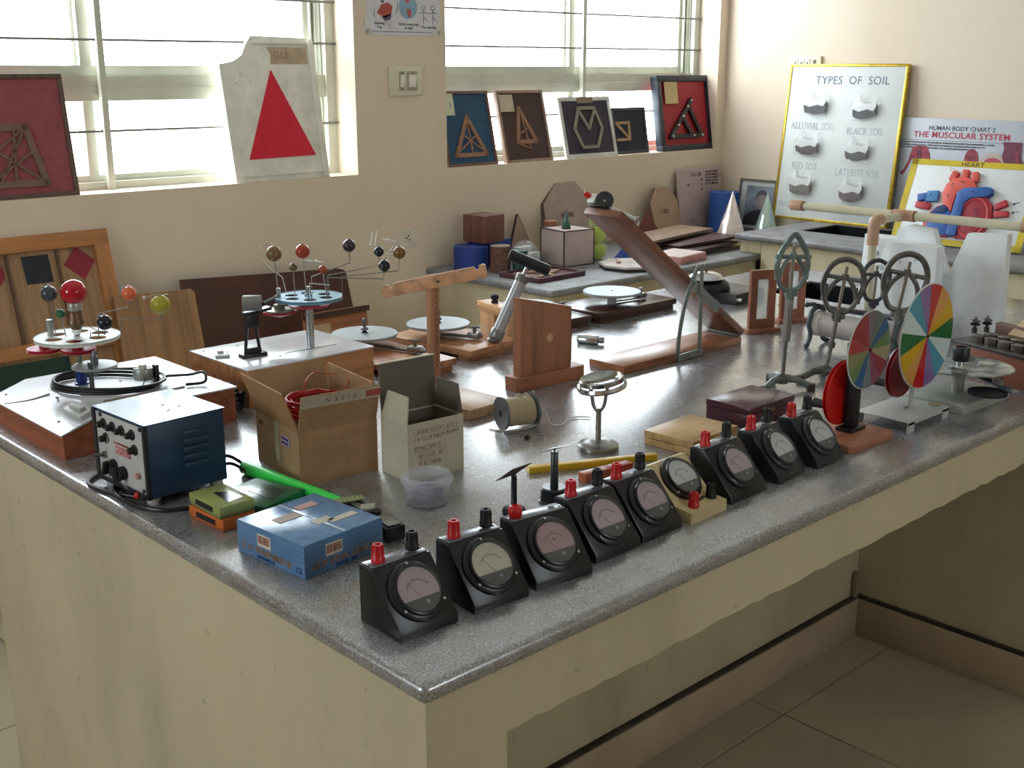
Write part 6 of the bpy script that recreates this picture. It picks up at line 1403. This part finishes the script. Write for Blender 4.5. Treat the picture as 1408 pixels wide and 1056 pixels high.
relief('right_heart_wall', [(-0.13, 0.03), (-0.03, 0.03), (-0.02, 0.13), (-0.06, 0.165), (-0.1, 0.15), (-0.14, 0.1)], 0.016, RD)
relief('right_chamber', [(-0.115, 0.04), (-0.035, 0.035), (-0.028, 0.12), (-0.06, 0.15), (-0.095, 0.135), (-0.122, 0.1)], 0.005, BL, -0.016)
relief('dark_pocket', [(-0.115, 0.12), (-0.06, 0.125), (-0.045, 0.145), (-0.065, 0.158), (-0.1, 0.142)], 0.003, DB, -0.021)
relief('aorta', [(-0.035, 0.13), (-0.075, 0.16), (-0.09, 0.2), (-0.083, 0.24), (-0.06, 0.265), (-0.02, 0.275), (0.02, 0.262), (0.04, 0.235), (0.035, 0.22), (0.0, 0.23), (-0.025, 0.215), (-0.035, 0.19)], 0.024, CO)
for (x, a) in ((-0.068, 14), (-0.022, 0), (0.022, -12)):
    MB().box((0, -0.011, 0.013), (0.026, 0.022, 0.04), bev=0.003).build('arch_branch', CO, hb, mat4((x, 0, 0.272 - abs(a) * 0.0006), (0, a, 0)))
relief('pulmonary_trunk', [(-0.03, 0.035), (0.01, 0.035), (0.01, 0.17), (0.03, 0.19), (0.09, 0.2), (0.105, 0.215), (0.1, 0.235), (0.08, 0.238), (-0.005, 0.228), (-0.028, 0.21)], 0.03, BL)
for (x, z, w_, h_, a, m_) in ((-0.13, 0.19, 0.05, 0.045, 6, BLL), (-0.165, 0.185, 0.05, 0.03, 14, BL), (-0.16, 0.15, 0.06, 0.026, 4, RD), (0.145, 0.175, 0.05, 0.026, -28, RD), (0.155, 0.14, 0.055, 0.024, -8, RD)):
    MB().box((0, -0.009, 0), (w_, 0.018, h_), bev=0.004).build('vessel_stub', m_, hb, mat4((x, 0, z), (0, -a if m_ is not RD else a, 0)))
MB().tube([(x * 1.0 + 0.055, -0.02, z + 0.115) for x, z in ngon(20, 0.062, 0, 0.9, 1.25)], 0.005, 8, True).build('chamber_rim', plain('CC4850', 0.5), hb)
for (x, z) in ((0.06, 0.145), (0.068, 0.12)): MB().tube([(x + a, -0.0215, z + b_) for a, b_ in ngon(12, 0.008)], 0.001, 5, True).build('valve_mark', DB, hb)
for (x, z, a) in ((0.195, 0.19, 25), (0.2, 0.155, 15)):
    MB().prism([(-0.014, 0.0), (-0.004, 0.005), (-0.004, 0.0012), (0.014, 0.0012), (0.014, -0.0012), (-0.004, -0.0012), (-0.004, -0.005)], 0.001, UPRIGHT).build('arrow', BLACKM, hb, mat4((x, -0.0002, z), (0, -a, 0)))
for (x, z, a) in ((-0.06, 0.19, 80), (0.03, 0.215, 0), (-0.01, 0.1, 90), (-0.13, 0.188, 90), (-0.02, 0.25, 0), (-0.055, 0.238, 50)):
    MB().prism([(0.008, 0.0), (0.002, 0.004), (0.002, 0.0008), (-0.008, 0.0008), (-0.008, -0.0008), (0.002, -0.0008), (0.002, -0.004)], 0.0008, UPRIGHT).build('flow_arrow', BLACKM, hb, mat4((x, -0.0305, z), (0, -a, 0)))
MB().tube(spline([(-0.09, -0.002, 0.3), (-0.085, -0.02, 0.31), (-0.07, -0.015, 0.302), (-0.045, -0.01, 0.295)]), 0.0012, 5).build('hanging_string', plain('C8BEB4', 0.6), hb)
# ================================================================== boards on the window sills
def sill_board(name, label, xc, w, h, lean, back, frame, fw=0.014, th=0.02, y=0.012, inset=True, cat='frame'):
    t = thing(name, label, cat, (xc, YW + y, SILL), rot=(-lean, 0, 0))
    MB().box((0, th * 0.62, h / 2), (w - 0.004, th * 0.6, h - 0.004)).build('backing', back, t)
    for (c, s) in (((0, h - fw / 2), (w, fw)), ((0, fw / 2), (w, fw)), ((-w / 2 + fw / 2, h / 2), (fw, h - 2 * fw)), ((w / 2 - fw / 2, h / 2), (fw, h - 2 * fw))):
        MB().box((c[0], th / 2, c[1]), (s[0], th, s[1]), bev=0.001).build('frame_rail', frame, t)
    return t
def sticks(parent, segs, w, d, m, y, name='stick'):
    for (p, q) in segs:
        v_ = Vector((q[0] - p[0], 0, q[1] - p[1])); a = math.degrees(math.atan2(v_.z, v_.x))
        MB().box(((p[0] + q[0]) / 2, y, (p[1] + q[1]) / 2), (v_.length + w * 0.8, d, w), rot=(0, -a, 0)).build(name, m, parent)
STK = wood('8C5C3E', 'x', 0.55)
t = sill_board('truss_frame', 'red felt panel with a wooden lattice truss at the left end of the sill', 0.52, 0.52, 0.365, 9, plain('964E56', 0.85, var=0.08, scale=40), wood('5A4036', 'z', 0.5))
A_, B_, C_, D_ = (-0.10, 0.045), (0.165, 0.045), (0.125, 0.21), (-0.03, 0.21)
sticks(t, ((A_, B_), (B_, C_), (C_, D_), (D_, A_)), 0.02, 0.008, plain('7A5E50', 0.6), 0.003)
sticks(t, ((A_, C_), ((0.03, 0.05), C_), (B_, (0.02, 0.15)), ((0.075, 0.05), (0.09, 0.2)), ((0.0, 0.05), (0.14, 0.14))), 0.007, 0.006, plain('7A5E50', 0.6), 0.003)
t = sill_board('triangle_truss_frame', 'blue panel with a wooden triangular truss beside the wall pier', 2.400, 0.262, 0.298, 13, plain('2A506E', 0.8, var=0.06), wood('6A4434', 'z', 0.5), 0.012)
sticks(t, (((-0.08, 0.045), (0.078, 0.045)), ((0.078, 0.045), (0.0, 0.195)), ((0.0, 0.195), (-0.08, 0.045))), 0.017, 0.008, STK, 0.004)
sticks(t, (((-0.065, 0.06), (0.035, 0.12)), ((0.065, 0.06), (-0.025, 0.12)), ((0.005, 0.05), (0.0, 0.18))), 0.006, 0.006, STK, 0.004)
MB().box((-0.09, -0.001, 0.245), (0.06, 0.001, 0.085)).build('paper_tag', plain('C2C4A8', 0.6), t); text('tag_number', '1', 0.03, INK, t, Matrix.Translation((-0.078, -0.0018, 0.24)) @ UPRIGHT)
t = sill_board('triangle_truss_frame', 'brown felt panel with a narrow wooden triangle and a paper tag', 2.715, 0.270, 0.298, 14, plain('4E3A36', 0.85, var=0.08, scale=50), wood('8A6A54', 'z', 0.5), 0.012)
sticks(t, (((-0.05, 0.085), (0.055, 0.085)), ((0.055, 0.085), (-0.02, 0.225)), ((-0.02, 0.225), (-0.05, 0.085))), 0.017, 0.008, STK, 0.004)
sticks(t, (((-0.012, 0.2), (0.01, 0.09)), ((-0.04, 0.075), (0.02, 0.055)), ((0.02, 0.055), (0.0, 0.11)), ((-0.03, 0.12), (0.02, 0.14))), 0.006, 0.006, STK, 0.004)
MB().box((-0.085, -0.001, 0.245), (0.075, 0.001, 0.07)).build('paper_tag', plain('BCAE9A', 0.6), t)
t = sill_board('hexagon_frame', 'white bordered dark panel with a wooden hexagon and letter M shape', 3.098, 0.330, 0.265, 14, plain('3A3440', 0.8), plain('C9C6C0', 0.5), 0.018, 0.012)
hx = [(-0.055, 0.045), (0.04, 0.045), (0.085, 0.125), (0.05, 0.215), (-0.05, 0.215), (-0.09, 0.125)]
sticks(t, [(hx[i], hx[(i + 1) % 6]) for i in range(6)] + [((-0.05, 0.205), (0.0, 0.125)), ((0.0, 0.125), (0.05, 0.205))], 0.014, 0.007, plain('8A8272', 0.5), -0.002)
MB().box((0, -0.002, 0.25), (0.1, 0.001, 0.026)).build('paper_tag', plain('8A7264', 0.6), t)
t = sill_board('square_truss_frame', 'small dark panel with a wooden square truss partly behind the hexagon frame', 3.40, 0.235, 0.208, 10, plain('262834', 0.8), plain('3A3C3C', 0.6), 0.014, 0.016, y=0.045)
sticks(t, (((-0.09, 0.065), (-0.005, 0.065)), ((-0.005, 0.065), (-0.005, 0.14)), ((-0.005, 0.14), (-0.09, 0.14)), ((-0.09, 0.14), (-0.005, 0.065))), 0.012, 0.006, wood('A07A48', 'x', 0.5), 0.003)
t = sill_board('triangle_rod_frame', 'red panel with a black rod triangle in a thick dark frame by the right jamb', 3.775, 0.395, 0.350, 9, plain('A01C2A', 0.6, var=0.06), plain('1E2430', 0.45), 0.028, 0.04)
BK = plain('16161A', 0.4)
sticks(t, (((-0.125, 0.068), (0.11, 0.068)), ((-0.125, 0.068), (0.045, 0.235)), ((0.02, 0.21), (0.1, 0.075)), ((-0.03, 0.155), (0.03, 0.075))), 0.02, 0.012, BK, 0.003, 'rod')
for (x, z) in ((-0.118, 0.07), (0.105, 0.068), (0.04, 0.068), (-0.07, 0.12), (-0.03, 0.16), (0.01, 0.205), (0.04, 0.232)): MB().sph((x, -0.005, z), 0.0055, 8, 6).build('white_pin', WHITE, t)
MB().box((-0.1, 0.002, 0.27), (0.095, 0.001, 0.1)).build('paper_tag', plain('BFA878', 0.6), t)
MB().tube(spline([(0.0, 0.01, 0.35), (0.002, 0.01, 0.362), (0.006, 0.01, 0.35)]), 0.0015, 5).build('hanging_hook', STEEL, t)

# polystyrene triangle board
t = thing('triangle_board', 'chipped white polystyrene board with a red triangle and torn label on the sill', 'board', (1.515, YW + 0.012, SILL), rot=(-9, 0, 0))
pl_ = [(-0.19, 0), (0.19, 0), (0.185, 0.485), (-0.06, 0.49), (-0.085, 0.46), (-0.105, 0.425), (-0.14, 0.405), (-0.195, 0.395)]
FM = plain('E4E1D6', 0.75, var=0.07, scale=14, bmp=0.2)
MB().prism(pl_, 0.035, Matrix.Translation((0, 0.035, 0)) @ UPRIGHT, bev=0.002).build('board', FM, t)
MB().prism([(-0.13, 0.075), (0.14, 0.08), (0.0, 0.375)], 0.004, Matrix.Translation((0, 0.0005, 0)) @ UPRIGHT).build('red_triangle', plain('D6203C', 0.3, var=0.05), t)
MB().box((0.172, -0.004, 0.24), (0.022, 0.01, 0.475), rot=(0, 0.3, 0), bev=0.002).build('side_batten', FM, t); MB().box((0.0, -0.003, 0.024), (0.335, 0.008, 0.012), bev=0.001).build('bottom_batten', FM, t); MB().box((0.05, -0.002, 0.466), (0.22, 0.006, 0.01), bev=0.001).build('top_batten', FM, t)
MB().prism([(0.005, 0.395), (0.155, 0.395), (0.155, 0.452), (-0.005, 0.452), (0.008, 0.43)], 0.0012, UPRIGHT).build('torn_label', plain('B8A488', 0.6), t)
text('label_text', 'GLE', 0.034, plain('A87468', 0.6), t, Matrix.Translation((0.052, -0.0016, 0.424)) @ UPRIGHT, spacing=1.2)
for i in range(9): MB().sph((random.uniform(-0.15, 0.15), -0.0002, random.uniform(0.1, 0.38)), 0.0022, 7, 5, (1, 0.3, 1)).build('stain_spot', plain('8A8478', 0.8), t)

# ================================================================== boards leaning on the far wall at the left
def leaning(name, label, x, y, lean, z, cat='board'):
    return thing(name, label, cat, (x, y, z), rot=(-lean, 0, 0))
ds = leaning('shape_display_frame', 'wooden display frame with coloured paper shapes on three panels at the far left', 0.29, 2.34, 14.5, 0.0, 'display')
H_ = 1.022; W_ = 1.10; OR = wood('A8662E', 'x', 0.45); ORZ = wood('A8662E', 'z', 0.45)
MB().box((0, 0.012, H_ / 2), (W_ - 0.02, 0.012, H_ - 0.02)).build('backing', wood('9A7048', 'z', 0.55), ds)
for (c, s, mm) in (((0, H_ - 0.024), (W_, 0.048), OR), ((0, 0.682), (W_ - 0.09, 0.042), OR), ((0, 0.024), (W_, 0.048), OR), ((-W_ / 2 + 0.024, H_ / 2), (0.048, H_ - 0.096), ORZ), ((W_ / 2 - 0.024, H_ / 2), (0.048, H_ - 0.096), ORZ)):
    MB().box((c[0], 0.005, c[1]), (s[0], 0.034, s[1]), bev=0.0015).build('frame_rail', mm, ds)
for x in (0.325, 0.175, 0.025, -0.125, -0.275): MB().box((x + 0.06, 0.004, 0.838), (0.008, 0.014, 0.27)).build('panel_divider', wood('5A3A22', 'z', 0.5), ds)
flat(ds, 'paper_diamond', [(0.452 + x, 0.925 + z) for x, z in ((-0.05, 0.0), (-0.004, 0.052), (0.05, 0.004), (0.006, -0.052))], plain('8E2236', 0.6), y=0.0055)
flat(ds, 'paper_square', [(0.282, 0.878), (0.362, 0.878), (0.36, 0.962), (0.278, 0.962)], plain('1E2430', 0.6), y=0.0055)
flat(ds, 'paper_circle', [(0.178 + x, 0.92 + z) for x, z in ngon(22, 0.045)], plain('8E2236', 0.6), y=0.0055)
MB().box((-0.04, 0.004, 0.36), (0.80, 0.008, 0.58)).build('green_panel', plain('14392C', 0.6), ds)
lp = leaning('plywood_sheet', 'light brown plywood sheet leaning on the far wall between frame and hardboard', 0.945, 2.30, 12.5, 0.0)
MB().prism([(-0.16, 0), (0.125, 0), (0.12, 0.795), (0.108, 0.808), (-0.15, 0.815)], 0.012, Matrix.Translation((0, 0.012, 0)) @ UPRIGHT).build('sheet', wood('97693E', 'z', 0.45, 0.6), lp)
MB().box((0.124, 0.006, 0.4), (0.003, 0.0125, 0.79)).build('edge_strip', plain('5E3C24', 0.5), lp)
hbd = leaning('hardboard_sheet', 'large dark brown hardboard sheet leaning on the far wall behind the orrery', 1.34, 2.365, 12.5, 0.0)
MB().prism([(-0.30, 0), (0.40, 0), (0.36, 0.785), (0.33, 0.795), (-0.285, 0.828)], 0.008, Matrix.Translation((0, 0.008, 0)) @ UPRIGHT).build('sheet', plain('4E2C22', 0.5, var=0.14, scale=9), hbd)
MB().tube([(0.40, 0.004, 0.0), (0.36, 0.004, 0.775)], 0.004, 5).build('edge_strip', plain('3A2018', 0.5), hbd)
lb = leaning('drawer_front', 'orange wooden drawer front with a pale paper patch leaning against the hardboard', 1.505, 2.20, 10, 0.0)
MB().box((0, 0.012, 0.345), (0.25, 0.024, 0.69), bev=0.001).build('panel', wood('9A5428', 'x', 0.45), lb)
MB().box((0, -0.001, 0.68), (0.256, 0.03, 0.018)).build('dark_edge', plain('3A2018', 0.5), lb)
MB().box((-0.075, -0.001, 0.585), (0.085, 0.001, 0.13)).build('paper_patch', plain('B59A78', 0.6), lb)
